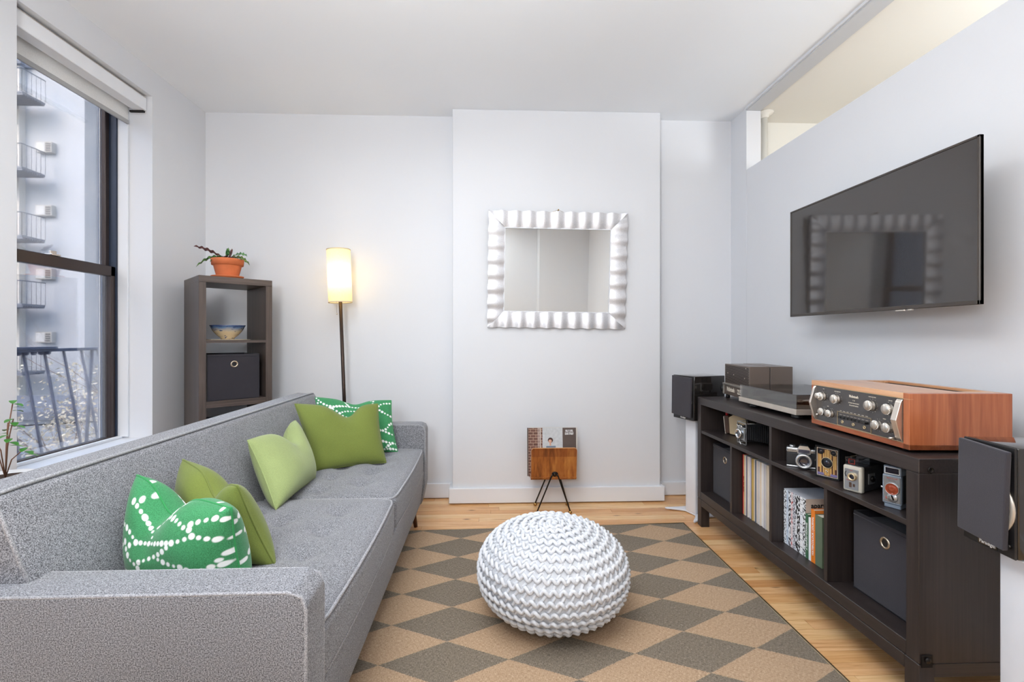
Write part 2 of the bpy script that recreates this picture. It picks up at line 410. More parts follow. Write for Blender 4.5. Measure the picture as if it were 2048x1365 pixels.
fl = st(B().box(X0, 4.3, YN, YB, -.15, -.012).make('floor', m_subfloor), 'oak strip floor')
unit = B().box(0, 1, 0, 1, -.010, 0, .0012, 1)
random.seed(3)
um = None; rest = B(); row = 0; y = 3.38 - .063; cnt = 0
while y > YN:
    x = XL - random.uniform(0, .9) * 0 ; first = True
    while x < XR:
        L = random.uniform(.55, 1.35) if not first else random.uniform(.2, 1.2); first = False
        x1 = min(XR, x + L)
        if XR - x1 < .15: x1 = XR
        if y > 1.25 and cnt < 290:
            if um is None:
                p = B().box(0, 1, 0, 1, -.012, 0).make('plank', m_plank, fl); um = p
            else:
                p = um.copy(); COL.objects.link(p); p.parent = fl
            p.location = (x + .0006, y + .0006, 0); p.scale = (x1 - x - .0012, .063 - .0012, 1); cnt += 1
        else:
            rest.box(x + .0006, x1 - .0006, y + .0006, y + .0624, -.012, 0)
        x = x1
    y -= .063
for yy in np.arange(YN, YB, .063): rest.box(XR + .1, 4.2, yy + .0006, yy + .0624, -.012, 0)
tag(rest.make('plank', m_plank, fl), kind='stuff')

def baseboard(name, x0, x1, y0, y1, h=.108):
    b = B(); b.box(x0, x1, y0, y1, .006, h, .004, 2); st(b.make(name, m_trim))
baseboard('baseboard_back', XL, -.24, 3.362, 3.38); baseboard('baseboard_recess', 1.202, XR, 3.362, 3.38, .1)
b = B(); b.box(-.262, 1.224, 3.238, 3.262, .008, .11, .004, 2); b.box(-.262, -.24, 3.262, 3.362, .008, .11, .004, 2); b.box(1.202, 1.224, 3.262, 3.362, .008, .11, .004, 2)
st(b.make('baseboard_chimney', m_trim))
baseboard('baseboard_right', XR - .018, XR, YN, 3.36); baseboard('baseboard_left', XL, XL + .018, YN, 3.36)

# riser pipe in the next room
rp = thing('riser_pipe', 'white painted heating riser pipe with a ceiling collar behind the partition wall', 'pipe', (1.925, 3.235, 0))
B().cyl((0, 0, 0), (0, 0, H - .004), .02, n=20).make('pipe', m_cream, rp)
B().lathe([(.02, H - .04), (.028, H - .036), (.03, H - .02), (.056, H - .012), (.06, H - .004), (.0, H - .004)], 28).make('ceiling_collar', m_cream, rp)

# windows
def window(name, y0, y1, detail):
    w = B()
    for a, c in ((y0, y0 + .022), (y1 - .022, y1)): w.box(-2.22, -2.15, a, c, WZ0 + .02, WZ1)
    w.box(-2.22, -2.15, y0, y1, WZ0, WZ0 + .022); w.box(-2.22, -2.15, y0, y1, WZ1 - .05, WZ1)
    r = st(w.make(name, m_blue_frame), 'double hung window with dark frame and pale reveals')
    def sash(nm, x0, x1, z0, z1, stl, top, bot, mt):
        s = B(); a, c = y0 + .018, y1 - .018
        s.box(x0, x1, a, a + stl, z0, z1, .003, 1); s.box(x0, x1, c - stl, c, z0, z1, .003, 1)
        s.box(x0, x1, a, c, z1 - top, z1, .003, 1); s.box(x0, x1, a, c, z0, z0 + bot, .003, 1)
        so = s.make(nm, mt, r)
        B().box((x0 + x1) / 2 - .002, (x0 + x1) / 2 + .002, a + stl - .004, c - stl + .004, z0 + bot - .004, z1 - top + .004).make('pane', m_glass, so)
        return so
    so = sash('lower_sash', -2.186, -2.156, WZ0 + .012, 1.548, .034, .058, .016, m_brown_frame)
    sash('upper_sash', -2.215, -2.190, 1.50, WZ1 - .01, .030, .05, .045, m_brown_frame)
    l = B(); l.box(-2.19, -2.15, (y0 + y1) / 2 - .025, (y0 + y1) / 2 + .025, 1.548, 1.556, .002, 1); l.box(-2.185, -2.175, (y0 + y1) / 2 - .006, (y0 + y1) / 2 + .03, 1.556, 1.574, .002, 1)
    l.make('sash_lock', m_alu, so)
    s = B(); s.box(-2.245, -2.222, y1 - .030, y1, WZ0, WZ1); s.box(-2.245, -2.222, y0, y0 + .03, WZ0, WZ1); s.make('storm_frame', m_storm, r)
    B().box(-2.222, -2.216, y1 - .052, y1 - .046, WZ0, WZ1).make('parting_strip', m_white, r)
    c = B(); c.box(-2.15, -2.092, y1 - .012, y1, WZ0 + .02, WZ1, .002, 1); c.box(-2.15, -2.092, y0, y0 + .012, WZ0 + .02, WZ1, .002, 1); c.make('casing', m_trim, r)
    c = B(); c.box(-2.15, -1.955, y0, y1, WZ0 - .03, WZ0 + .012, .004, 2); c.box(-2.15, -2.125, y0, y1, WZ0 + .012, WZ0 + .026, .003, 1); c.make('window_sill', m_trim, r)
    return r
window('window_1', *WIN[0], True); window('window_2', *WIN[1], False)

m_blind = plain('blind_fabric', (226, 226, 224), .8, var=.05, vs=200)
m_rail = plain('grey_rail', (168, 168, 168), .4)
def blind(y0, y1, label):
    r = thing('roller_blind', label, 'blind', (-2.04, (y0 + y1) / 2, 2.39)); a, c = y0 + .002, y1 - .004
    B().box(-2.06, -1.99, a, c, 2.462, 2.536, .003, 1).make('fascia', m_white, r, True)
    B().box(-2.060, -1.992, a, c, 2.536, 2.540).make('fascia_lip', m_alu, r, True)
    B().box(-2.089, -2.086, a + .012, c - .012, 2.40, 2.50).make('fabric', m_blind, r, True)
    B().box(-2.093, -2.082, a + .012, c - .012, 2.378, 2.402, .002, 1).make('bottom_rail', m_rail, r, True)
    B().box(-2.08, -2.0, c - .012, c, 2.452, 2.462).make('bracket', m_blackm, r, True)
blind(*WIN[0], 'white roller blind with fascia rolled up at the top of the far window')
blind(*WIN[1], 'white roller blind rolled up at the top of the near window')

# ---------------------------------------------------------------- outside
m_fac = wall_mat('pale_stucco', (196, 200, 206), .2); m_fac2 = wall_mat('cream_stucco', (238, 232, 222), .2)
m_steel = plain('weathered_steel', (138, 142, 152), .6); m_ac = plain('air_conditioner_case', (206, 202, 194), .6); m_acd = plain('air_conditioner_grille', (120, 118, 118), .6)
m_wing = plain('far_window_glass', (130, 150, 176), .15); m_ground = plain('street_asphalt', (150, 150, 152), .9)
st(B().box(-60, -2.6, -20, 70, -6.2, -6.0).make('ground_outside', m_ground))
ap = thing('apartment_building', 'tall pale stucco apartment building with fire escapes and wall air conditioners outside the window', 'building', (-20, 23, -6))
fb = B(); fb.box(-21.4, -18.75, 22.85, 30, -6, 13.6); fb.make('facade', m_fac, ap, True)
fb = B(); fb.box(-30, -21.4, 22.55, 30, -6, 13.6); fb.box(-18.75, -12.5, 23.9, 30, -6, 13.6); fb.make('side_wing', m_fac2, ap, True)
fb = B(); fb.box(-30.1, -21.2, 22.4, 22.6, 13.6, 13.75); fb.box(-21.5, -18.6, 22.75, 22.95, 13.6, 13.75); fb.make('parapet', m_steel, ap, True)
for k in range(5):
    z = 9.9 - 2.92 * k
    a = B(); a.box(-20.75, -20.02, 22.6, 22.86, z - .25, z + .25, .02, 1); ao = a.make('air_conditioner', m_ac, ap, True)
    g = B(); g.box(-20.7, -20.32, 22.585, 22.602, z - .2, z + .2)
    g2 = B(); [g2.box(-20.28, -20.07, 22.585, 22.602, z - .2 + q * .1, z - .13 + q * .1) for q in range(4)]
    g.make('front_panel', m_blind, ao, True); g2.make('grille', m_acd, ao, True)
    # side windows of the cream wing
    w = B(); w.box(-18.35, -17.75, 23.8, 23.92, z - .7, z + .65); wo_ = w.make('window', m_ac, ap, True)
    B().box(-18.3, -17.8, 23.78, 23.81, z - .62, z - .05).make('pane', m_wing, wo_, True); B().box(-18.3, -17.8, 23.78, 23.81, z + .02, z + .58).make('pane', m_wing, wo_, True)
    B().box(-18.5, -17.6, 23.7, 23.92, z - .82, z - .7).make('sill', m_steel, wo_, True)
    w = B(); w.box(-22.6, -21.75, 22.45, 22.57, z - 1.0, z + .7); wo_ = w.make('window', m_ac, ap, True)
    B().box(-22.5, -21.85, 22.43, 22.46, z - .9, z - .2).make('pane', m_wing, wo_, True); B().box(-22.5, -21.85, 22.43, 22.46, z - .1, z + .6).make('pane', m_wing, wo_, True)
for k in range(5):
    z = 11.55 - 2.98 * k + (.3 if k == 0 else 0)
    x0, x1, ya, yb = -23.6, -20.2, 21.4, 22.5
    p = B(); p.box(x0, x1, ya, yb, z - .09, z, .01, 1)
    bo = p.make('fire_escape', m_steel, ap, True)
    s_ = B(); [s_.box(x0, x1, ya + .02 + q * .11, ya + .07 + q * .11, z - .16, z - .09) for q in range(10)]; s_.make('floor_grate', m_steel, bo, True)
    r = B(); r.tube([(x0, ya, z + 1.0), (x1, ya, z + 1.0), (x1, yb, z + 1.0)], .025, 6)
    q = x1
    while q > x0: r.tube([(q, ya, z), (q, ya, z + 1.0)], .014, 4); q -= .2
    for q in np.arange(ya, yb, .22): r.tube([(x1, q, z), (x1, q, z + 1.0)], .014, 4)
    r.make('railing', m_steel, bo, True)
    d = B(); d.tube([(-23.4, ya + .5, z), (-21.3, ya + .5, z + 2.95)], .05, 5); d.tube([(-23.4, ya + .9, z), (-21.3, ya + .9, z + 2.95)], .05, 5)
    for q in range(9): d.box(-23.4 + q * .233 - .1, -23.4 + q * .233 + .12, ya + .5, ya + .9, z + q * .328 - .02, z + q * .328 + .01)
    d.make('stair', m_steel, bo, True)

ob = thing('corner_building', 'pale blue grey building farther along the street outside', 'building', (-22, -8, -6))
B().box(-34, -17, -30, 2, -6, 12).make('wall', wall_mat('bright_stucco', (240, 244, 250)), ob, True)
for k in range(5):
    for q in range(5):
        wo_ = B().box(-17.05, -16.95, -14 + q * 3.1, -12.6 + q * 3.1, -4.5 + k * 3.1, -2.6 + k * 3.1).make('window', m_ac, ob, True)
        B().box(-16.96, -16.93, -13.9 + q * 3.1, -12.7 + q * 3.1, -4.4 + k * 3.1, -2.7 + k * 3.1).make('pane', m_wing, wo_, True)
lb = thing('low_building', 'low pale annex building with flat roof behind the bare tree outside', 'building', (-13, 17.5, -6))
B().box(-20, -9.2, 16.2, 20.5, -6, -1.55).make('wall', m_fac, lb, True); B().box(-20.1, -9.1, 16.0, 20.6, -1.55, -1.3).make('roof', m_steel, lb, True)
for q in range(5):
    wo_ = B().box(-17.5 + q * 1.7, -16.6 + q * 1.7, 16.1, 16.22, -3.9, -2.5).make('window', m_ac, lb, True)
    B().box(-17.4 + q * 1.7, -16.7 + q * 1.7, 16.07, 16.12, -3.8, -2.6).make('pane', m_wing, wo_, True)

# iron railing of our own fire escape
m_iron = plain('painted_iron', (92, 100, 122), .5, .2)
ir = thing('iron_railing', 'dark painted iron fire escape railing just outside the window', 'railing', (-2.9, 3.2, 0))
rl = B(); rl.box(-2.925, -2.875, 1.2, 5.6, 1.045, 1.065, .003, 1); rl.make('top_rail', m_iron, ir, True)
rl = B(); rl.box(-2.94, -2.86, 1.2, 3.28, 1.06, 1.078, .003, 1); [rl.sphere((-2.9, q, 1.04), .016, 8) for q in np.arange(2.85, 3.3, .05)]; rl.make('rail_cap', m_iron, ir, True)
for q in np.arange(1.6, 5.4, .142):
    rl = B(); rl.tube([(-2.9, q + .06, 1.05), (-2.72, q + .06, .05)], .0085, 6); rl.make('baluster', m_iron, ir, True)
rl = B(); rl.tube([(-2.9, 3.60, 1.05), (-2.80, 3.40, .05)], .011, 6); rl.make('brace', m_iron, ir, True)
rl = B(); rl.box(-2.75, -2.68, 1.2, 5.6, .0, .05); rl.make('bottom_rail', m_iron, ir, True)

# tree outside
m_bark = plain('pale_bark', (150, 132, 120), .9); m_leaf_t = plain('dry_tan_leaf', (244, 226, 202), .8, var=.25, vs=3)
tr = thing('street_tree', 'bare branched tree with sparse dry tan leaves outside the window', 'tree', (-6.4, 8.2, -6))
random.seed(11); bb = B(); tips = []
def branch(p, d, L, r, lv):
    pts = [Vector(p)]; dd = Vector(d).normalized(); rs = [r]
    for i in range(4):
        dd = (dd + Vector((random.uniform(-.22, .22), random.uniform(-.22, .22), random.uniform(-.08, .16)))).normalized()
        pts.append(pts[-1] + dd * L / 4); rs.append(r * (1 - .12 * (i + 1)))
        if lv >= 2: tips.append(pts[-1])
    bb.tube(pts, rs, 5 if lv else 8, caps=False)
    if lv < 4:
        for i in range(4 if lv < 3 else 3):
            q = pts[random.choice((2, 3, 4))]; a = random.uniform(0, 2 * pi)
            nd = (dd * .75 + Vector((cos(a), sin(a), random.uniform(-.1, .5))) * .8).normalized()
            branch(q, nd, L * random.uniform(.58, .78), rs[-1] * .6, lv + 1)
branch((-6.4, 8.2, -6), (0, 0, 1), 3.2, .11, 0); branch((-6.35, 8.2, -3.2), (.4, .1, 1), 2.2, .06, 1); branch((-6.4, 8.2, -4.2), (-.6, 0, .8), 2.4, .06, 1); branch((-6.4, 8.2, -2.8), (0, -.3, .6), 1.8, .05, 1)
bb.make('trunk', m_bark, tr, True, fix=False)
lf = B()
for p in tips:
    for _ in range(4):
        c = p + Vector((random.gauss(0, .14), random.gauss(0, .14), random.gauss(0, .12)))
        if c.z > .75: continue
        u = Vector((random.uniform(-1, 1), random.uniform(-1, 1), random.uniform(-1, 1))).normalized(); v = u.orthogonal().normalized(); s_ = random.uniform(.016, .034)
        lf.add([c - u * s_, c + v * s_ * .55 + u * .01, c + u * s_, c - v * s_ * .55], [(0, 1, 2, 3)])
tag(lf.make('leaves', m_leaf_t, tr, True, fix=False), kind='stuff')
for k, (z0, z1, lab) in enumerate(((-.62, -.52, 'upper black utility cable strung behind the railing outside'), (-1.35, -1.1, 'lower black utility cable strung behind the railing outside'))):
    c = B().tube([(-16 + t * 10, 10.5 + t * .6, z0 + (z1 - z0) * t - .25 * sin(pi * t)) for t in np.linspace(0, 1, 12)], .018, 5).make('utility_cable', m_black)
    tag(c, lab, 'cable')

# ---------------------------------------------------------------- rug
b = B()
b.add([(-1.03, .30, .008), (1.178, .30, .008), (1.188, 2.847, .008), (-1.03, 2.78, .008), (-1.03, .30, 0), (1.178, .30, 0), (1.188, 2.847, 0), (-1.03, 2.78, 0)],
      [(0, 1, 2, 3), (7, 6, 5, 4), (0, 4, 5, 1), (1, 5, 6, 2), (2, 6, 7, 3), (3, 7, 4, 0)])
rg = tag(b.make('area_rug', m_rug), 'flat woven rug with tan and grey brown diamonds on the oak floor', 'rug')
B().tube([(-1.03, .30, .0062), (1.180, .30, .0062), (1.190, 2.847, .0062), (-1.03, 2.78, .0062)], .0062, 8, closed=True).make('binding', m_bind, rg)

# ---------------------------------------------------------------- sofa
so = thing('sofa', 'long mid century grey tweed sofa with tufted seat under the window', 'sofa', (-.8, 2.0, 0))
SY0, SY1 = 1.0, 3.0; AY0, AY1 = 1.112, 2.888; SF = -.375
B().prism([(-1.2, .125), (-.405, .125), (SF - .008, .335), (-1.2, .335)], SY0 + .01, SY1 - .01, 'y', .012, 3, sm=True).make('base', m_sofa, so, True)
bp = [(-.90, .40), (-1.052, .795), (-1.165, .805), (-1.215, .16), (-1.0, .16)]
B().prism(bp, 1.055, 2.945, 'y', .016, 4, sm=True).make('backrest', m_sofa, so, True)
pb = B(); pb.tube([(-.93, 1.062, .46), (-1.050, 1.058, .775), (-1.063, 1.064, .799), (-1.063, 1.12, .802), (-1.063, 2.88, .802), (-1.063, 2.936, .799), (-1.050, 2.942, .775), (-.93, 2.938, .46)], .0045, 8)
pb.make('piping', m_pipe, so, True)
for (a, c) in ((SY0, AY0), (AY1, SY1)):
    poly = [(-1.2, .125), (-.400, .125), (SF, .24), (SF, .585), (SF - .028, .612), (-1.2, .612)]
    ao = B().prism(poly, a, c, 'y', .009, 3, sm=True).make('armrest', m_sofa, so, True)
    for yy in (a + .004, c - .004):
        pts = [(-1.19, yy, .608), (SF - .04, yy, .608), (SF - .012, yy, .598), (SF - .003, yy, .57), (SF - .003, yy, .25), (-.400, yy, .14)]
        B().tube(pts, .004, 8).make('piping', m_pipe, ao, True)
tufts = {0: [(-.56, 1.28), (-.56, 1.46), (-.56, 1.63), (-.56, 1.81), (-.73, 1.37), (-.73, 1.545), (-.73, 1.72), (-.87, 1.28), (-.87, 1.46), (-.87, 1.81)],
         1: [(-.57, 2.17), (-.57, 2.34), (-.57, 2.51), (-.57, 2.69), (-.73, 2.09), (-.73, 2.26), (-.73, 2.43), (-.73, 2.6), (-.87, 2.34), (-.87, 2.69)]}
for k, (a, c) in enumerate(((AY0 + .002, 1.998), (2.002, AY1 - .002))):
    x0, x1 = -.98, -.385
    def warp(p, a=a, c=c, k=k):
        u = (p.x - x0) / (x1 - x0); v = (p.y - a) / (c - a)
        p = Vector(p)
        if p.z > .42:
            p.z += .026 * max(0, (1 - (2 * u - 1) ** 4)) * max(0, 1 - (2 * v - 1) ** 6)
            for tx, ty in tufts[k]:
                d2 = (p.x - tx) ** 2 + (p.y - ty) ** 2
                p.z -= .020 * math.exp(-d2 / .0010) + .013 * math.exp(-d2 / .006)
        p.x += .012 * (1 - (2 * v - 1) ** 2) * max(0, u - .5) * 2
        return p
    cu = B().addbm(rbox(x0, x1, a, c, .322, .468, .03, 70, warp), True).make('seat_cushion', m_sofa, so, True, fix=False)
    for zz in (.462, .334):
        pts = []
        for (x, y) in [(-.95, a + .006)] + [(-.42, a + .006), (-.402, a + .012), (-.394, a + .03)] + [(None, t) for t in np.linspace(a + .06, c - .06, 16)] + [(-.394, c - .03), (-.402, c - .012), (-.42, c - .006), (-.95, c - .006)]:
            if x is None: v = (y - a) / (c - a); x = -.391 + .012 * (1 - (2 * v - 1) ** 2)
            zt = zz + (.002 * (1 - ((y - a) / (c - a) * 2 - 1) ** 6) if zz > .4 else 0)
            pts.append((x, y, zt))
        B().tube(pts, .0045, 8).make('piping', m_pipe, cu, True)
for x, y in ((-.46, 1.1), (-1.1, 1.1), (-.46, 2.87), (-1.1, 2.87)):
    z = .009 if y < 2.5 else .0
    if x < -1.03: z = 0
    B().cyl((x + .03, y, z), (x, y, .175), .011, .021, 16).make('leg', m_legwood, so, True)

# ---------------------------------------------------------------- throw pillows
def dots_field(size_u, size_v, seed, cell=.072):
    rnd = random.Random(seed); pts = []
    cols = int(size_u / cell) + 3; rows = int(size_v / (cell * .8)) + 3; P = {}
    for i in range(-1, cols):
        for j in range(-1, rows):
            P[i, j] = (i * cell + (j % 2) * cell * .5 + rnd.uniform(-.018, .018), j * cell * .8 + rnd.uniform(-.016, .016) + (cell * .17 if (i + j) % 2 else -cell * .12))
    E = set()
    for (i, j) in P:
        if (i, j - 1) in P and (i + j) % 2 == 0: E.add(((i, j), (i, j - 1)))
        if (i + 1, j) in P and rnd.random() < .93: E.add(((i, j), (i + 1, j)))
    for a, c in E:
        (x0, y0), (x1, y1) = P[a], P[c]; L = math.hypot(x1 - x0, y1 - y0); n = max(2, int(L / .0155)); bow = rnd.uniform(-.008, .008)
        for k in range(n):
            t = k / n; w = sin(pi * t) * bow
            pts.append((x0 + (x1 - x0) * t - (y1 - y0) / L * w, y0 + (y1 - y0) * t + (x1 - x0) / L * w, rnd.uniform(.0044, .0082)))
    return np.array(pts)

def pillow(label, mat, bl, br, tr_, tl, thick, dent, n=64, dots=None, notch=.5, nw=.16, belly=.5):
    bl, br, tr_, tl = map(Vector, (bl, br, tr_, tl))
    c = (bl + br + tr_ + tl) / 4; nrm = ((br + tr_) - (bl + tl)).cross((tl + tr_) - (bl + br)).normalized()
    base = Vector((c.x, c.y, min(bl.z, br.z)))
    r = thing('throw_pillow', label, 'pillow', base)
    Lu = ((br - bl).length + (tr_ - tl).length) / 2; Lv = ((tl - bl).length + (tr_ - br).length) / 2
    def P(u, v, side):
        e = 1 - .055 * (sin(pi * v)) ** 1.0; f = 1 - .05 * sin(pi * u)
        uu = .5 + (u - .5) * e; vv = .5 + (v - .5) * f
        D = math.exp(-((u - notch) / nw) ** 2)
        dd = dent * D * max(0, v) ** 3
        q = bl * (1 - uu) * (1 - vv) + br * uu * (1 - vv) + tr_ * uu * vv + tl * (1 - uu) * vv
        q = q - (tl - bl).normalized() * dd
        edge = max(0, (1 - abs(2 * u - 1) ** 2.6)) * max(0, (1 - abs(2 * v - 1) ** 2.6))
        t = thick / 2 * edge ** .48 * (1 + .18 * (belly - v))
        t *= 1 - .45 * D * max(0, v - .45) * 1.8
        wr_ = .0035 * sin(9 * u + 5 * v) * sin(7 * v + 2) * edge
        return q + nrm * side * (t + wr_)
    bm = B()
    for side in (1, -1):
        bm.grid(lambda u, v: P((1 - cos(pi * u)) / 2 * .6 + u * .4, (1 - cos(pi * v)) / 2 * .6 + v * .4, side), n, n)
    me = bm.make('cover', mat, r, True, fix=(n < 100))
    if dots is not None:
        F = dots_field(Lu, Lv, dots); val = []
        for side in (1, -1):
            for i in range(n + 1):
                u = i / n; u = (1 - cos(pi * u)) / 2 * .6 + u * .4
                vs = np.array([(1 - cos(pi * j / n)) / 2 * .6 + j / n * .4 for j in range(n + 1)])
                px = u * Lu + (0 if side > 0 else .04); py = vs * Lv
                m = np.abs(F[:, 0] - px) < .011; G = F[m]
                if len(G) == 0: val += [0.] * (n + 1); continue
                d = np.sqrt((G[:, 0][None] - px) ** 2 + (G[:, 1][None] - py[:, None]) ** 2) - G[:, 2][None]
                val += list(np.clip(.5 - d.min(1) / .0018, 0, 1))
        at = me.data.attributes.new('dots', 'FLOAT', 'POINT'); at.data.foreach_set('value', val)
    ring = [P(t, 0, 0) for t in np.linspace(0, 1, 30)] + [P(1, t, 0) for t in np.linspace(0, 1, 30)[1:]] + [P(1 - t, 1, 0) for t in np.linspace(0, 1, 40)[1:]] + [P(0, 1 - t, 0) for t in np.linspace(0, 1, 30)[1:-1]]
    B().tube(ring, .003, 6, closed=True).make('seam', {m_dots: m_emer}.get(mat, mat), r, True)
    return r
pillow('emerald pillow with white dot chains against the near armrest', m_dots, (-.95, 1.33, .485), (-.60, 1.215, .478), (-.625, 1.185, .722), (-.975, 1.36, .757), .19, .065, 200, dots=5, notch=.40)
pillow('olive green pillow standing behind the near patterned pillow', m_olive, (-.97, 1.55, .485), (-.61, 1.395, .478), (-.70, 1.36, .722), (-.985, 1.575, .745), .15, .06, notch=.62)
pillow('light green pillow leaning on the middle of the backrest', m_lime, (-.80, 1.83, .485), (-.80, 2.24, .485), (-.95, 2.39, .728), (-.955, 1.93, .728), .15, .085, notch=.58)
pillow('olive green pillow leaning on the far patterned pillow', m_olive, (-.86, 2.37, .475), (-.535, 2.53, .478), (-.605, 2.645, .772), (-1.01, 2.53, .79), .13, .075, notch=.57)
pillow('emerald pillow with white dot chains behind the far olive pillow', m_dots, (-.93, 2.66, .49), (-.515, 2.745, .485), (-.575, 2.86, .762), (-1.0, 2.80, .79), .11, .03, 200, dots=9)

# ---------------------------------------------------------------- knitted pouf
pf = thing('pouf', 'round white chunky knitted pouf on the diamond rug', 'pouf', (.268, 1.95, .009))
PA, PBH = .297, .18
def prof(ph):  # ph 0 at the top, pi at the bottom
    s_ = cos(ph); return PA * abs(sin(ph)) ** .85, PBH + PBH * (1 if s_ > 0 else -1) * abs(s_) ** .92
B().lathe([prof(p) for p in np.linspace(0.001, pi - .001, 40)], 72).make('lining', m_knitb, pf)
phs = np.linspace(.001, pi - .001, 2000); pr = np.array([prof(p) for p in phs]); al = np.concatenate([[0], np.cumsum(np.hypot(*np.diff(pr, axis=0).T))])
TL = al[-1]; sp = .0185; rnd = random.Random(4)
def atlen(s_):
    r = np.interp(s_, al, pr[:, 0]); z = np.interp(s_, al, pr[:, 1]); r2 = np.interp(s_ + .004, al, pr[:, 0]); z2 = np.interp(s_ + .004, al, pr[:, 1]); r1 = np.interp(s_ - .004, al, pr[:, 0]); z1 = np.interp(s_ - .004, al, pr[:, 1])
    t = Vector((r2 - r1, z2 - z1)); t = t.normalized() if t.length > 1e-9 else Vector((1, 0))
    return r, z, t, Vector((-t.y, t.x)) if t.x * 0 - t.y * 0 + (-t.y) * 0 + 1 else t
yb = B(); k = 0; s_ = .016
while s_ < TL - .03:
    r, z, t, nn = atlen(s_); n = Vector((-t.y, t.x))          # outward normal in (r, z)
    if n.x * r + n.y * (z - PBH) < 0: n = -n
    N = max(5, int(round(2 * pi * r / .034))); A = (.0082 if k % 2 == 0 else .0100) if r > .08 else .005; ridge = (k % 2 == 0); S = 9; tot = N * S; pts = []; ph0 = k * 1.3
    j1 = [rnd.uniform(-.0022, .0022) for _ in range(N)]
    for i in range(tot):
        q = 2 * pi * i / tot; w = 2 * pi * i / S
        dv = A * sin(w) + j1[i // S] * sin(pi * (i % S) / S); dn = (.0058 + .0040 * cos(w + .6)) if ridge else (-.0035 + .003 * cos(w + pi))
        rr = r + t.x * dv + n.x * dn; zz = z + t.y * dv + n.y * dn
        a = q + ph0 / N
        pts.append((rr * cos(a), rr * sin(a), max(zz, .0065)))
    rad = .0074 if ridge else .0060
    yb.tube(pts, rad, 6, closed=True)
    s_ += sp if r > .06 else .015; k += 1
yb.make('knitted_cover', m_knit, pf, fix=False)
b = B(); b.tube([(.022 * cos(a), .022 * sin(a), 2 * PBH - .004) for a in np.linspace(0, 2 * pi, 20)[:-1]], .007, 6, closed=True); b.make('drawstring', m_knit, pf)

# ---------------------------------------------------------------- corner shelf unit, plant, bowl, boxes, lamp
PH = radians(42.6)
bk = thing('shelf_unit', 'tall narrow dark brown open shelf unit set diagonally in the corner', 'shelf', (-1.664, 2.803, 0), PH)
WB, DB, HB, T = .402, .375, 1.50, .038
B().box(0, T, 0, DB, 0, HB - T, .001, 1).make('side_panel', m_bookc['z'], bk); B().box(WB - T, WB, 0, DB, 0, HB - T, .001, 1).make('side_panel', m_bookc['z'], bk)
B().box(0, WB, 0, DB, HB - T, HB, .001, 1).make('top_panel', m_bookc['x'], bk); B().box(T, WB - T, 0, DB, 0, T, .001, 1).make('bottom_panel', m_bookc['x'], bk)
for z0, z1 in ((1.107, 1.123), (.725, .763), (.37, .386)): B().box(T, WB - T, .002, DB - .002, z0, z1).make('shelf', m_bookc['x'], bk)
def loc2w(r, x, y, z): return (r.location.x + x * cos(r.rotation_euler.z) - y * sin(r.rotation_euler.z), r.location.y + x * sin(r.rotation_euler.z) + y * cos(r.rotation_euler.z), r.location.z + z)
def fabric_box(label, loc, rz, w, d, h, ring=True, group=None):
    r = thing('storage_box', label, 'storage box', loc, rz, group)
    b = B(); t = .004
    b.box(0, w, 0, t, 0, h, .001, 1); b.box(0, w, d - t, d, 0, h, .001, 1); b.box(0, t, 0, d, 0, h, .001, 1); b.box(w - t, w, 0, d, 0, h, .001, 1); b.box(0, w, 0, d, 0, t)
    b.box(t, w - t, t, d - t, h - .03, h - .026)
    b.make('body', m_cloth, r)
    B().tube([(.003, -.0008, h - .012), (w - .003, -.0008, h - .012)], .0012, 6).make('stitching', m_cloth, r)
    if ring:
        M = Matrix.Translation((w / 2, 0, h * .78)) @ Matrix.Rotation(pi / 2, 4, 'X')
        B().lathe([(.0125, -.001), (.0135, .0025), (.019, .003), (.0215, 0), (.0215, -.001)], 28, M).make('grommet', m_grommet, r)
        B().lathe([(.0, .0006), (.0128, .0006)], 28, M).make('grommet_hole', m_black, r)
    return r
fabric_box('black fabric box with a metal grommet on the corner shelf unit', loc2w(bk, .046, .012, .763), PH, .285, .30, .275)
nb = tag(B().box(0, .31, 0, .3, 0, .24, .004, 2).make('storage_bin', plain('navy_fabric', (22, 40, 70), .8)), 'navy blue bin on the lower compartment of the corner shelf unit', 'storage box')
nb.location = loc2w(bk, .045, .03, .386); nb.rotation_euler = (0, 0, PH)
pl = thing('place_mat', 'thin pale woven mat under the blue rimmed bowl', 'mat', loc2w(bk, .19, .16, 1.1235), PH)
B().lathe([(0, 0), (.125, 0), (.127, .001), (.125, .003), (0, .003)], 40).make('mat', plain('straw_mat', (206, 190, 162), .8, bump=.3, bs=200), pl)
t_ = NT('glazed_bowl'); sp_ = t_.n('ShaderNodeSeparateXYZ'); t_.l(t_.coord(), sp_.inputs[0])
zf = t_.math('ADD', t_.math('MULTIPLY', sp_.outputs[2], 10.5), t_.math('MULTIPLY', t_.noise(t_.coord(), 22, 2), .25))
sq = t_.noise(t_.coord('Object', (1, 1, 3)), 26, 0, .5, 1.2)
cb = t_.ramp(zf, [(.62, sl(206, 186, 152)), (.92, sl(96, 128, 168)), (1.0, sl(58, 76, 116))])
cb = t_.mix(t_.math('GREATER_THAN', sq, .66), cb, sl(66, 84, 120)); t_.bsdf(cb, .2, coat=.4)
bw = thing('bowl', 'cream stoneware bowl with blue glazed rim on the corner shelf unit', 'bowl', loc2w(bk, .19, .16, 1.127))
B().lathe([(0, 0), (.036, 0), (.038, .008), (.062, .028), (.084, .055), (.096, .08), (.102, .088), (.098, .088), (.09, .078), (.06, .03), (.03, .014), (0, .012)], 48).make('body', t_.m, bw)

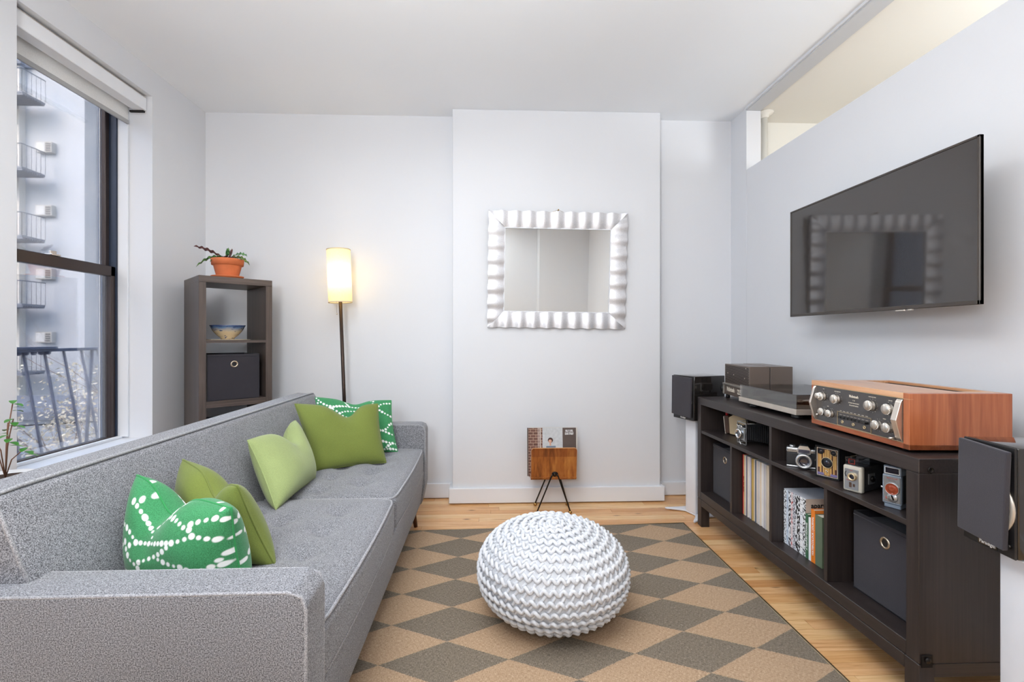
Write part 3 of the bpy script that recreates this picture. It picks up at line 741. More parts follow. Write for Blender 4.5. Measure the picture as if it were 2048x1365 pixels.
pp = thing('potted_plant', 'terracotta pot with a wavy leaved plant on top of the corner shelf unit', 'plant', loc2w(bk, .185, .14, HB))
B().lathe([(0, 0), (.078, 0), (.088, .014), (.092, .02), (.087, .02), (.078, .008), (0, .008)], 40).make('saucer', m_terra, pp)
B().lathe([(0, .01), (.058, .01), (.060, .014), (.078, .085), (.0785, .087), (.088, .088), (.092, .122), (.091, .126), (.084, .126), (.080, .115), (0, .112)], 48).make('pot', m_terra, pp)
B().lathe([(0, .117), (.081, .115)], 30).make('soil', m_soil, pp)
def leafmat(nm, top, vein):
    t = NT(nm); w = t.n('ShaderNodeTexWave'); t.l(t.coord('UV'), w.inputs[0]); w.bands_direction = 'Y'
    n = t.noise(t.coord(), 90, 2); t.bsdf(t.ramp(n, [(.4, lin(top)), (.6, lin(vein))]), .4); return t.m
lfm = [leafmat('calathea_leaf', (34, 84, 50), (108, 158, 92)), leafmat('calathea_leaf_dark', (58, 32, 34), (102, 62, 58)), leafmat('calathea_leaf_olive', (56, 84, 36), (130, 150, 70))]
def leaf(r, base, ang, L, rise, droop, w, m, tw=0.0):
    d = Vector((cos(ang), sin(ang), 0)); s = Vector((-sin(ang), cos(ang), 0)); bs = Vector(base); NS = 26
    def C(t): return bs + d * L * t + Vector((0, 0, rise * t - droop * t * t))
    st_ = B(); st_.tube([bs + Vector((0, 0, -.01)), C(.08), C(.2)], .0016, 5)
    so_ = None
    def F(u, v):
        t = .16 + .84 * u; ww = w * sin(pi * min(1, u * .97 + .03)) ** .6 * (1 - .35 * u)
        k = (v - .5) * 2; side = s * cos(tw) + Vector((0, 0, 1)) * sin(tw)
        return C(t) + side * k * ww + Vector((0, 0, abs(k) * .004 + .0042 * sin(u * 30) * abs(k)))
    lfb = B().grid(F, NS, 6); lo = lfb.make('leaf', m, r, fix=False); st_.make('stalk', m_stem, lo)
for (ang, L, rise, droop, w, mi, tw) in [(3.5, .17, .115, .045, .013, 1, .9), (3.62, .155, .07, .13, .017, 0, .5), (4.0, .09, .06, .09, .018, 0, .3), (1.6, .05, .095, .02, .012, 1, .8), (5.2, .05, .08, .02, .016, 0, .6), (5.9, .15, .10, .09, .016, 0, .7), (6.1, .14, .08, .12, .017, 2, .6), (4.9, .075, .045, .05, .018, 1, .3), (5.6, .07, .04, .04, .018, 1, .2), (4.5, .06, .04, .06, .017, 0, .2), (2.6, .08, .06, .05, .016, 0, .3), (.6, .09, .06, .06, .016, 0, .3), (1.2, .08, .05, .05, .016, 2, .2)]:
    leaf(pp, (.012 * cos(ang), .012 * sin(ang), .125), ang, L, rise, droop, w, lfm[mi], tw)

# small plant beside the near end of the window
ps = thing('plant_stand', 'slim white round plant stand behind the sofa', 'stand', (-1.62, 1.66, 0))
B().lathe([(0, .555), (.115, .555), (.118, .56), (.118, .572), (.115, .577), (0, .577)], 40).make('top', m_white, ps)
B().cyl((0, 0, .012), (0, 0, .556), .014, n=16).make('pole', m_white, ps); B().lathe([(0, 0), (.12, 0), (.12, .008), (.02, .014), (0, .014)], 36).make('base', m_white, ps)
sp2 = thing('potted_seedling', 'small leafy plant in a white pot at the near end of the window', 'plant', (-1.62, 1.66, .577))
B().lathe([(0, 0), (.042, 0), (.06, .03), (.072, .085), (.078, .10), (.071, .10), (.064, .085), (0, .082)], 36).make('pot', m_white, sp2)
B().lathe([(0, .09), (.066, .09)], 24).make('soil', m_soil, sp2)
m_lf = plain('fresh_green_leaf', (58, 118, 44), .4)
for q, (ang, h, l2) in enumerate(((-.25, .20, .035), (.1, .10, .06), (-.6, .15, .05), (2.2, .18, .04), (3.4, .12, .06), (-1.6, .16, .05), (.35, .26, .02))):
    stb = B(); top = Vector((cos(ang) * l2, sin(ang) * l2, .09 + h)); stb.tube([(0, 0, .09), (top.x * .3, top.y * .3, .09 + h * .6), top], .0018, 5); sto = stb.make('stem', m_stem, sp2)
    for j in range(4):
        a2 = ang + (j - 1.5) * .8; cpt = top - Vector((0, 0, .012 * j)); dv = Vector((cos(a2), sin(a2), -.25)) * .034; sv = Vector((-sin(a2), cos(a2), 0)) * .010
        B().grid(lambda u, v: cpt + dv * u + sv * (2 * v - 1) * sin(pi * min(1, u * .96 + .04)) ** .7 + Vector((0, 0, .004 * sin(pi * u))), 8, 3).make('leaf', m_lf, sto, fix=False)

# floor lamp
TI = radians(2.2)
fl_ = thing('floor_lamp', 'slim black floor lamp with a lit cream cylinder shade behind the sofa', 'lamp', (-.922, 3.19, 0), rot=(0, -TI, 0))
B().lathe([(0, 0), (.115, 0), (.115, .012), (.02, .018), (0, .018)], 40).make('base', m_bronze, fl_)
B().cyl((0, 0, .015), (0, 0, 1.46), .0115, n=16).make('pole', m_bronze, fl_)
t_ = NT('lamp_shade_linen'); tl_ = t_.n('ShaderNodeBsdfTranslucent'); df = t_.n('ShaderNodeBsdfDiffuse'); mx = t_.n('ShaderNodeMixShader')
nn_ = t_.noise(t_.coord('Object', (200, 200, 400)), 1, 2); cc = t_.ramp(nn_, [(.3, sl(246, 228, 186)), (.7, sl(255, 244, 212))])
t_.l(cc, tl_.inputs[0]); t_.l(cc, df.inputs[0]); mx.inputs[0].default_value = .6
em = t_.n('ShaderNodeEmission'); em.inputs[0].default_value = sl(255, 236, 180); em.inputs[1].default_value = .16
ad = t_.n('ShaderNodeAddShader'); t_.l(df.outputs[0], mx.inputs[1]); t_.l(tl_.outputs[0], mx.inputs[2]); t_.l(mx.outputs[0], ad.inputs[0]); t_.l(em.outputs[0], ad.inputs[1]); t_.l(ad.outputs[0], t_.out.inputs[0])
shd = B(); shd.lathe([(.0755, 1.372), (.0755, 1.722)], 48); sh_o = shd.make('lamp_shade', t_.m, fl_, fix=False)
m_rimt = plain('shade_trim', (214, 200, 168), .8)
for zr in (1.370, 1.718): B().lathe([(.077, zr), (.077, zr + .006), (.0745, zr + .006), (.0745, zr)], 48, closed=True).make('shade_rim', m_rimt, sh_o)
b = B(); b.cyl((0, 0, 1.46), (0, 0, 1.50), .016, n=16); [b.cyl((0, 0, 1.70), (.075 * cos(a), .075 * sin(a), 1.715), .0015, n=6) for a in (0, 2.09, 4.19)]; b.cyl((0, 0, 1.5), (0, 0, 1.51), .004, n=6); b.make('socket', m_bronze, fl_)
t2 = NT('bulb_glow'); e2 = t2.n('ShaderNodeEmission'); e2.inputs[0].default_value = sl(255, 226, 168); e2.inputs[1].default_value = 60; t2.l(e2.outputs[0], t2.out.inputs[0])
B().sphere((0, 0, 1.545), .028, 16, (1, 1, 1.25)).make('bulb', t2.m, fl_)
b = B(); b.tube([(-.02, -.012, 1.43), (-.022, -.014, 1.30)], .0009, 5); b.sphere((-.022, -.014, 1.296), .005, 10); b.make('pull_chain', m_chrome, fl_)

# ---------------------------------------------------------------- wavy mirror
t_ = NT('hammered_silver'); n1 = t_.noise(t_.coord('Object', (1, 1, 1)), 900, 2); n2 = t_.noise(t_.coord(), 260, 3)
t_.bsdf(t_.ramp(n2, [(.3, sl(200, 200, 204)), (.7, sl(222, 222, 225))]), .5, .8, t_.bump(n1, .12, .0006)); m_silver = t_.m
MW, MH, FW = .947, .790, .110
mr = thing('wall_mirror', 'rectangular mirror in a rippled silver frame on the chimney breast', 'mirror', (.477, 3.262, 1.598), rot=(radians(2.6), radians(.8), 0))
mr.location = (.477, 3.244, 1.598)
def frame_side(name, L, M, waves, ph):
    b = B()
    def F(u, v):  # u along, v from the outer edge inwards
        a = -L / 2 + v * FW; s_ = a + (L - 2 * v * FW) * u; w = cos(2 * pi * (s_ / L * waves) + ph)
        h = .012 + .010 * (1 - v) + .0048 * w * (1 - .25 * v) + .006 * sin(pi * v)
        return M @ Vector((s_, -h, -v * FW + .0025 * w * (1 - v)))
    b.grid(F, 180, 10)
    b.grid(lambda u, v: (lambda p: M @ Vector(((M.inverted() @ Vector(p)).x, (M.inverted() @ Vector(p)).y * (1 - v) + .004 * v, (M.inverted() @ Vector(p)).z)))(F(u, 0)), 180, 1)
    b.grid(lambda u, v: (lambda p: M @ Vector(((M.inverted() @ Vector(p)).x, (M.inverted() @ Vector(p)).y * (1 - v) + .004 * v, (M.inverted() @ Vector(p)).z)))(F(u, 1)), 60, 1)
    b.make(name, m_silver, mr, fix=False)
for L, off, ang, wv, ph in ((MW, MH / 2, 0, 10, .3), (MW, MH / 2, pi, 10, 2.2), (MH, MW / 2, pi / 2, 8, 1.0), (MH, MW / 2, -pi / 2, 8, 2.0)):
    frame_side('frame_side', L, Matrix.Rotation(ang, 4, 'Y') @ Matrix.Translation((0, 0, off)), wv, ph)
b = B(); w2, h2 = MW / 2 - FW, MH / 2 - FW
for x0, x1, z0, z1 in ((-w2 - .003, w2 + .003, h2 - .005, h2 + .003), (-w2 - .003, w2 + .003, -h2 - .003, -h2 + .004), (-w2 - .003, -w2 + .004, -h2, h2), (w2 - .004, w2 + .003, -h2, h2)): b.box(x0, x1, -.012, .002, z0, z1)
b.make('inner_lip', m_trim, mr)
t_ = NT('mirror_glass'); t_.bsdf(sl(236, 240, 240), .005, 1); B().box(-w2, w2, -.006, 0, -h2, h2).make('mirror_glass', t_.m, mr)
B().box(-MW / 2 + .01, MW / 2 - .01, 0, .004, -MH / 2 + .01, MH / 2 - .01).make('backing', m_black, mr)
b = B(); b.tube([(-.075, -.001, MH / 2 - .012), (-.008, -.001, MH / 2 + .014), (.008, -.001, MH / 2 + .014), (.07, -.001, MH / 2 - .012)], .0009, 5); b.make('hanging_wire', m_brass, mr)
b = B(); b.cyl((0, .012, MH / 2 + .014), (0, -.008, MH / 2 + .016), .0035, n=10); b.sphere((0, -.009, MH / 2 + .016), .005, 10); b.make('hook', m_brass, mr)

# ---------------------------------------------------------------- record rack
rk = thing('record_rack', 'small plywood record rack on splayed black legs with brass ball feet', 'rack', (.427, 3.12, 0))
def rr_poly(x0, x1, z0, z1, r, sk=.0):
    P = [(x0 + .0, z0), (x1 - sk, z0)]
    for a in np.linspace(0, pi / 2, 7): P.append((x1 - r + r * cos(a), z1 - r + r * sin(a)))
    for a in np.linspace(pi / 2, pi, 7): P.append((x0 + r + r * cos(a) + sk, z1 - r + r * sin(a)))
    return P
M1 = Matrix.Translation((0, -.066, .235)) @ Matrix.Rotation(radians(8), 4, 'X')
pn = B().prism(rr_poly(-.147, .147, 0, .198, .018), -.0035, .0035, 'y', M=M1).make('front_panel', m_ply, rk)
B().prism(rr_poly(-.1465, .1462, .002, .1965, .0175), -.0042, -.0034, 'y', M=M1).make('veneer', m_zebra, pn)
t_ = NT('striped_plywood_dark'); m_zdark = wood_warm('striped_plywood_top', 'z', (84, 40, 14), (140, 76, 32), (170, 106, 50), 60, .35)  # darker striped wood for the band across the panel's top
B().prism([(-.1462, .140), (.1458, .140)] + [(q[0], q[1]) for q in rr_poly(-.1462, .1459, .14, .1962, .0175)[2:]], -.0048, -.0041, 'y', M=M1).make('veneer_band', m_zdark, pn)
M2 = Matrix.Translation((0, .045, .235)) @ Matrix.Rotation(radians(-6), 4, 'X')
B().prism(rr_poly(-.147, .147, 0, .16, .018), -.0035, .0035, 'y', M=M2).make('back_panel', m_zebra, rk)
B().tube([(x, y, z) for x, y, z in [(-.14, 0, .232), (.14, 0, .232)]], .003, 6).make('seam', m_ply, rk)
b = B(); [b.box(-.147, .147, -.066 + .0555 * (1 - cos(a)) - .012, -.066 + .0555 * (1 - cos(a)) + .012, .236 - .02 * sin(a) - .003, .236 - .02 * sin(a) + .003) for a in np.linspace(0, pi, 9)]; b.make('curved_bottom', m_zebra, rk)
for (hx, hy, hz, fx, fy) in ((.006, -.078, .255, -.108, -.083), (.006, -.078, .255, .104, -.083), (.0, .02, .262, -.105, .075), (.02, .02, .262, .112, .075)):
    s_ = -1 if fx < 0 else 1
    lg = B().tube([(hx + s_ * .012, hy, hz + .005), (hx + s_ * .022, hy, hz - .012), (fx, fy, .022)], .0046, 10).make('leg', m_blackm, rk)
    B().sphere((fx, fy, .0125), .0125, 16).make('ball_foot', m_brass, lg)
b = B(); b.tube([(-.012, -.078, .258), (-.006, -.079, .268), (.006, -.08, .271), (.018, -.079, .268), (.024, -.078, .258)], .0046, 8); b.make('leg_bend', m_blackm, rk)
b = B(); b.sphere((.006, -.078, .256), .013, 18, (1, .5, 1)); hb = b.make('hub', m_blackm, rk); B().sphere((.006, -.086, .256), .0035, 10).make('screw', m_brass, hb)

m_sl = plain('record_sleeve', (206, 202, 196), .6, var=.08)
def flat(b, x0, x1, z0, z1, y): b.add([(x0, y, z0), (x1, y, z0), (x1, y, z1), (x0, y, z1)], [(0, 1, 2, 3)])
lp = thing('record', 'record sleeve with brick wall picture and white lettering standing in the rack', 'record', (.4225, 3.072, .236), rot=(radians(-4), 0, 0))
B().box(-.156, .156, 0, .005, 0, .312).make('sleeve', m_sl, lp)
def patch(nm, rects, m, y=-.0006, par=lp):
    b = B(); [b.box(x0, x1, y, .0, z0, z1) for x0, x1, z0, z1 in rects]; return b.make(nm, m, par)
t_ = NT('brick_print'); bk_ = t_.n('ShaderNodeTexBrick'); t_.l(t_.coord('Object', None, (pi / 2, 0, 0)), bk_.inputs[0]); bk_.inputs['Scale'].default_value = 14
bk_.inputs['Color1'].default_value = sl(96, 62, 52); bk_.inputs['Color2'].default_value = sl(116, 78, 66); bk_.inputs['Mortar'].default_value = sl(190, 160, 140); t_.bsdf(bk_.outputs[0], .5)
patch('print_left', [(-.156, -.064, 0, .312)], t_.m); patch('print_right', [(.068, .156, 0, .312)], plain('dark_brown_print', (88, 74, 68), .5))
patch('print_middle', [(-.064, .068, 0, .312)], plain('pale_wall_print', (196, 198, 200), .5, var=.1, vs=60))
patch('print_pipe', [(-.094, -.090, 0, .312), (-.083, -.076, 0, .312)], plain('pipe_print', (206, 196, 188), .5), -.0009)
b = B()
b.box(-.040, .022, -.0011, 0, .0, .195); b.make('print_jacket', plain('grey_blue_print', (112, 126, 144), .5), lp)
b = B(); b.cyl((-.012, -.0012, .232), (-.012, 0, .232), .017, n=20); b.make('print_hair', plain('dark_hair_print', (70, 44, 38), .6), lp)
b = B(); b.cyl((-.014, -.0016, .226), (-.014, 0, .226), .011, n=20); b.box(-.018, -.008, -.0016, 0, .198, .22); b.make('print_face', plain('face_print', (214, 164, 140), .6), lp)
text('BILLY JOEL', .017, m_txtw, lp, (.112, -.0008, .292), sx=.62, bold=.0006); text('52ND STREET', .0155, m_txtw, lp, (.112, -.0008, .272), sx=.60, bold=.0006)
patch('print_line', [(.084, .140, .2815, .2828)], m_txtw, -.001)
for k, (dx, dy, c, lab) in enumerate(((.010, .012, (214, 210, 204), 'record sleeve with torn pale corner just behind the pictured one in the rack'), (-.006, .02, (96, 84, 78), 'dark brown record sleeve at the back of the plywood rack'))):
    o = tag(B().box(-.156, .156, 0, .005, 0, .312).make('record', plain('sleeve_%d' % k, c, .6)), lab, 'record', 'records in the plywood rack'); o.location = (.4225 + dx, 3.076 + dy, .236 - .004 * k); o.rotation_euler = (radians(-4), radians(.6 if k == 0 else 0), 0)

# ---------------------------------------------------------------- television
tv = thing('television', 'wall mounted flat television with glossy dark screen', 'television', (1.60, 1.966, 1.524), -pi / 2)
tw, th = .966, .553; hw, hh = tw / 2, th / 2
b = B(); b.box(-hw, hw, 0, .012, -hh, hh, .0015, 1); b.make('panel', m_bezel, tv)
b = B()
for x0, x1, z0, z1 in ((-hw, hw, hh - .008, hh), (-hw, hw, -hh, -hh + .014), (-hw, -hw + .008, -hh, hh), (hw - .008, hw, -hh, hh)): b.box(x0, x1, -.0035, .012, z0, z1, .001, 1)
b.make('bezel', m_bezel, tv); B().box(-hw + .008, hw - .008, -.001, 0, -hh + .014, hh - .008).make('screen', m_screen, tv)
B().prism([(-hw + .01, -hh + .01), (hw - .01, -hh + .01), (hw - .01, hh - .01), (-hw + .01, hh - .01)], .012, .022, 'y', .004).make('rear_cover', m_bezel, tv)
B().box(-.22, .22, .02, .055, -.2, .12, .008, 2).make('rear_housing', m_black, tv)
b = B(); b.box(.16, .20, .0, .008, -hh - .006, -hh, .001, 1); b.box(.215, .232, .0, .008, -hh - .005, -hh); so_ = b.make('sensor', m_alu, tv)
b = B(); b.box(-.12, .12, .055, .06, -.12, .1); b.box(-.03, .03, .06, .158, -.05, .03, .004, 1); b.box(-.1, .1, .158, .165, -.12, .12, .002, 1); b.make('wall_bracket', m_blackm, tv)

# ---------------------------------------------------------------- media console
CX0, CX1, CY0, CY1, CT = 1.28, 1.70, 1.363, 2.850, .778
cn = thing('media_console', 'long espresso brown open media console along the partition wall', 'console', (1.49, 2.1, 0))
Pn = .044
B().box(CX0, CX1, CY0, CY1, CT - Pn, CT, .0015, 1).make('top_panel', m_dark['y'], cn, True)
for a, c in ((CY0, CY0 + Pn), (CY1 - Pn, CY1)): B().box(CX0, CX1, a, c, .168, CT - Pn, .0015, 1).make('side_panel', m_dark['z'], cn, True)
B().box(CX0, CX1, CY0 + Pn, CY1 - Pn, .168, .212, .0015, 1).make('bottom_panel', m_dark['y'], cn, True)
B().box(CX0 + .003, CX1 - .01, CY0 + Pn, CY1 - Pn, .563, .581, .001, 1).make('shelf', m_dark['y'], cn, True)
by = [2.51 - .0485, 2.16 - .0485, 1.808 - .0485]
for y in by: B().box(CX0 + .004, CX1 - .012, y - .009, y + .009, .212, .563, .001, 1).make('divider', m_dark['z'], cn, True)
B().box(CX0 + .004, CX1 - .012, by[1] - .009, by[1] + .009, .581, CT - Pn, .001, 1).make('divider', m_dark['z'], cn, True)
B().box(CX1 - .012, CX1 - .006, CY0 + Pn, CY1 - Pn, .212, .563).make('back_panel', m_dark['z'], cn, True)
B().box(CX1 - .012, CX1 - .006, 1.81, CY1 - Pn, .581, CT - Pn).make('back_panel', m_dark['z'], cn, True)
b = B(); b.box(CX0, CX0 + .022, CY0 + .05, CY1 - .05, .125, .166, .0015, 1); b.make('front_rail', m_dark['y'], cn, True)
b = B(); b.box(CX1 - .022, CX1, CY0 + .05, CY1 - .05, .125, .166, .0015, 1); b.make('rear_rail', m_dark['y'], cn, True)
for a, c in ((CY0 + .002, CY0 + .024), (CY1 - .024, CY1 - .002)): B().box(CX0 + .05, CX1 - .05, a, c, .125, .166, .0015, 1).make('end_rail', m_dark['x'], cn, True)
for x in (CX0, CX1 - .05):
    for y in (CY0, CY1 - .05): B().box(x, x + .05, y, y + .05, .0, .166, .002, 1).make('leg', m_dark['z'], cn, True)
b = B(); b.lathe([(0, 0), (.010, 0), (.010, .003), (.0065, .004), (.006, .001), (0, .001)], 20, Matrix.Translation((CX0 + .036, CY0, .745)) @ Matrix.Rotation(pi / 2, 4, 'X')); b.make('screw_cap', m_blackm, cn, True)
b = B(); b.box(CX0 + .006, CX0 + .040, CY0 - .004, CY0, .158, .196, .001, 1); b.lathe([(0, 0), (.009, 0), (.009, .004), (0, .005)], 18, Matrix.Translation((CX0 + .023, CY0 - .004, .182)) @ Matrix.Rotation(pi / 2, 4, 'X')); b.make('leg_bolt_plate', m_blackm, cn, True)

A90 = -pi / 2
fabric_box('dark fabric box in the far end bay of the media console', (1.352, 2.80, .2125), A90, .285, .28, .29)
fabric_box('dark fabric box with metal grommet in the near end bay of the media console', (1.358, 1.715, .2125), A90 - .0, .282, .28, .286)

# records in the second bay
pal = [((228, 46, 38), 'record with a bright red spine at the far end of the record bay')]
rnd = random.Random(9); yy = by[0] - .012; pale = [(214, 208, 202), (226, 220, 214), (200, 196, 204), (222, 206, 184), (206, 200, 214), (232, 228, 224), (196, 182, 160), (188, 184, 190)]
mats = [plain('sleeve_pale_%d' % i, c, .6) for i, c in enumerate(pale)]
special = {1: ((226, 206, 166), 'record with a cream spine and black lettering next to the red one'), 2: ((222, 196, 150), None), 4: ((48, 62, 96), 'record with a navy spine beside the cream lettered one'), 9: ((150, 62, 48), None), 13: ((60, 54, 58), 'record with a black spine in the middle of the record bay'), 14: ((210, 176, 96), None), 19: ((84, 100, 120), None)}
rproto = {}
i = 0; lean = 0
while yy > by[1] + .016:
    th_ = rnd.uniform(.0045, .0075) if i else .012
    if i == 0: c, lab = pal[0]; m = plain('sleeve_red', c, .6)
    elif i in special:
        c, lab = special[i]; m = plain('sleeve_s%d' % i, c, .6)
    else: c, lab, m = None, None, mats[rnd.randrange(len(mats))]
    o = B().box(0, .312, -th_ * .94, 0, 0, .312).make('record', m)
    tag(o, lab or 'worn record sleeve spine among the records standing in the console', 'record', 'records standing in the media console')
    lean = min(.05, i * .0016)
    o.location = (1.342 + rnd.uniform(-.003, .004), yy, .2125 + .0002 + 0 * th_ * sin(lean)); o.rotation_euler = (0, 0, 0)
    if i == 1:
        text('THE COLLECTION', .005, m_txtk, o, (-.0008, -th_ / 2, .17), (0, -pi / 2, pi), ext=.0001, name='spine_lettering', bold=.0003, sx=1.6) if False else text('OLDIES  FINE  TUNES', .0058, m_txtk, o, (-.0008, -th_ / 2, .16), rot=(0, -pi / 2, 0), ext=.0002, name='spine_lettering', bold=.0003, sx=1.5)
    yy -= th_; i += 1

# magazines and books in the third bay
def spine_mat(nm, c0, c1, sc, thr):
    t = NT(nm); v = t.n('ShaderNodeTexNoise'); t.l(t.coord('Object', (1, 1.3, .75)), v.inputs['Vector']); v.inputs['Scale'].default_value = sc; v.inputs['Detail'].default_value = 0
    t.bsdf(t.ramp(v.outputs[0], [(thr, lin(c0)), (thr + .02, lin(c1))], 'LINEAR'), .5); return t.m
bkW = (236, 238, 240); yy = by[1] - .012
mag = [(.019, (26, 26, 28), bkW, 170, .42, 'magazine with fine black marks along a white spine at the far end of its row'), (.015, (176, 190, 206), (214, 222, 232), 60, .4, 'magazine with a plain pale blue spine'),
       (.017, (26, 28, 34), bkW, 110, .48, 'magazine with a boldly speckled black and white spine'), (.012, (190, 60, 50), (230, 214, 214), 90, .36, 'magazine with a pinkish white spine and small red marks'),
       (.018, (110, 110, 118), (226, 226, 230), 200, .5, 'magazine with a finely dotted pale grey spine'), (.010, (30, 30, 34), bkW, 60, .45, 'thin magazine with a black striped spine'),
       (.020, (22, 22, 24), bkW, 120, .52, 'magazine with large black spots on its spine'), (.018, (238, 238, 238), (228, 230, 234), 50, .5, 'magazine with a white spine crossed by thin black lines')]
m_page = plain('paper_edge', (208, 210, 218), .7); m_cov = plain('pale_card_cover', (206, 190, 176), .5)
for k, (w, c0, c1, scn, thr, lab) in enumerate(mag):
    r = thing('magazine', lab, 'magazine', (1.34, yy, .2125), 0, 'magazines on the lower shelf of the console')
    B().box(0, .17, -w * .98, 0, 0, .245).make('body', m_page, r); sp_m = spine_mat('spine_%d' % k, c0, c1, scn, thr)
    B().box(-.0008, .0002, -w * .97, -.0004, .001, .244).make('spine', sp_m, r)
    if k == 7:
        b = B(); [b.box(-.0014, -.0006, -w * .95, -.001, z, z + .0016) for z in (.03, .062, .09, .128, .17, .178, .213, .232)]; b.make('spine_lines', m_txtk, r)
        B().box(0, .17, -w * .98 - .0007, -w * .98, 0, .245).make('cover', m_cov, r)
    yy -= w
r = thing('magazine', 'magazine with lettered pale cover facing the room at the near end of its row', 'magazine', (1.34, yy, .2125), 0, 'magazines on the lower shelf of the console')
B().box(0, .17, -.019, 0, 0, .245).make('body', m_page, r); B().box(-.0008, .0002, -.019, -.0002, .001, .244).make('spine', spine_mat('spine_8', (24, 24, 26), bkW, 140, .47), r)
B().box(0, .17, -.0197, -.019, 0, .245).make('cover', m_cov, r); text('apartamento', .030, m_txtk, r, (.022, -.0199, .216), rot=(pi / 2, 0, 0), align='LEFT', bold=.0008)
yy -= .021
def book(lab, w, d, h, c, x=1.338, words=None, tc=m_txtw, sz=.012, extra=None, page=(226, 220, 204)):
    global yy
    r = thing('book', lab, 'book', (x, yy, .2125), 0, 'books on the lower shelf of the console'); m = plain('book_cover', c, .55)
    b = B(); b.box(0, d, -w, -w + .0015, 0, h); b.box(0, d, -.0015, 0, 0, h); b.box(-.0012, .0012, -w, 0, 0, h, .0006, 1); b.make('cover', m, r)
    B().box(.0012, d - .003, -w + .0015, -.0015, .003, h - .003).make('pages', plain('book_pages', page, .8), r)
    if words: text(words, sz, tc, r, (-.0016, -w / 2, h * .52), rot=(0, -pi / 2, 0), ext=.0002, name='spine_lettering', bold=.0003, sx=1.1) if False else spine_text(words, sz, tc, r, w, h)
    if extra: extra(r, w, d, h)
    yy -= w + .0012
def spine_text(s, size, mt, r, w, h):
    # reading downwards on a spine that faces -x
    cu_rot = Matrix(((0, 0, -1), (0, -1, 0), (-1, 0, 0)))
    o = text(s, size, mt, r, (0, 0, 0), rot=(0, 0, 0), ext=.0002, name='spine_lettering', bold=.0003)
    o.data.transform(Matrix.Translation((-.0016, -w / 2, h * .5)) @ Matrix(((0, 0, -1, 0), (0, 1, 0, 0), (1, 0, 0, 0), (0, 0, 0, 1))))
book('narrow green book with white spine lettering', .018, .13, .186, (60, 104, 74), words='A CENTURY HUNTING', sz=.011)
book('thin white book between the green and the orange one', .014, .13, .178, (232, 234, 236), page=(120, 50, 44))
def orx(r, w, d, h):
    b = B(); b.box(.004, d - .01, -w - .0007, -w, .0, h * .90); b.make('cover_panel', plain('book_brown', (120, 66, 28), .6), r)
book('orange book with white lettering on its spine', .024, .15, .218, (226, 124, 34), words='WATERCOLOUR / JOURNAL', sz=.0125, extra=orx)
def olv(r, w, d, h):
    gm = plain('gold_print', (186, 166, 112), .4, .4); b = B()
    b.lathe([(0, 0), (.016, 0), (.016, .0012), (0, .0012)], 28, Matrix.Translation((.024, -w + .0004, h * .56)) @ Matrix.Rotation(pi / 2, 4, 'X') @ Matrix.Diagonal((1, 1.25, 1, 1))); b.make('emblem', gm, r)
    text('TRAVELS', .013, gm, r, (.045, -w - .0005, h * .84), ext=.0002) if False else None
book('olive green cloth book with gold emblem at the near end of the row', .040, .16, .205, (96, 110, 88), extra=olv)

# ---------------------------------------------------------------- turntable
tt = thing('turntable', 'turntable under a smoky clear dust cover on the media console', 'turntable', (1.34, 2.487, CT), A90)
tW, tD = .472, .36
m_plinth = plain('silver_grey_plinth', (196, 186, 174), .3, .5)
B().box(0, tW, 0, tD, .022, .047, .002, 2).make('plinth', m_plinth, tt)
for x in (.075, tW - .06):
    for y in (.045, tD - .045): B().lathe([(0, 0), (.022, 0), (.024, .004), (.024, .012), (.018, .022), (0, .022)], 28, Matrix.Translation((x, y, 0))).make('foot', m_black, tt)
B().lathe([(0, .047), (.148, .047), (.150, .050), (.150, .060), (.146, .062), (0, .062)], 64, Matrix.Translation((.19, .18, 0))).make('platter', m_blackm, tt)
B().lathe([(0, .062), (.1485, .062), (.1485, .0645), (0, .0645)], 64, Matrix.Translation((.19, .18, 0))).make('slip_mat', plain('felt_mat', (150, 148, 150), .9), tt)
b = B(); b.lathe([(0, .047), (.026, .047), (.026, .075), (0, .077)], 24, Matrix.Translation((.405, .29, 0))); b.tube([(.405, .335, .082), (.405, .29, .082), (.395, .15, .078), (.36, .10, .070)], .004, 8); b.cyl((.405, .345, .082), (.405, .315, .082), .012, n=16); b.box(.345, .365, .085, .105, .064, .074, .001, 1); b.make('tonearm', m_alu, tt)
cv = B(); t = .003; h0, h1 = .048, .108
cv.box(.004, tW - .004, .004, .004 + t, h0, h1); cv.box(.004, tW - .004, tD - .004 - t, tD - .004, h0, h1); cv.box(.004, .004 + t, .004 + t, tD - .004 - t, h0, h1); cv.box(tW - .004 - t, tW - .004, .004 + t, tD - .004 - t, h0, h1); cv.box(.004, tW - .004, .004, tD - .004, h1 - .0, h1 + t)
co = cv.make('dust_cover', m_acryl, tt)
b = B(); [b.box(x - .015, x + .015, tD - .004, tD + .008, .04, .075, .002, 1) for x in (.08, tW - .08)]; b.make('hinge', m_black, tt)

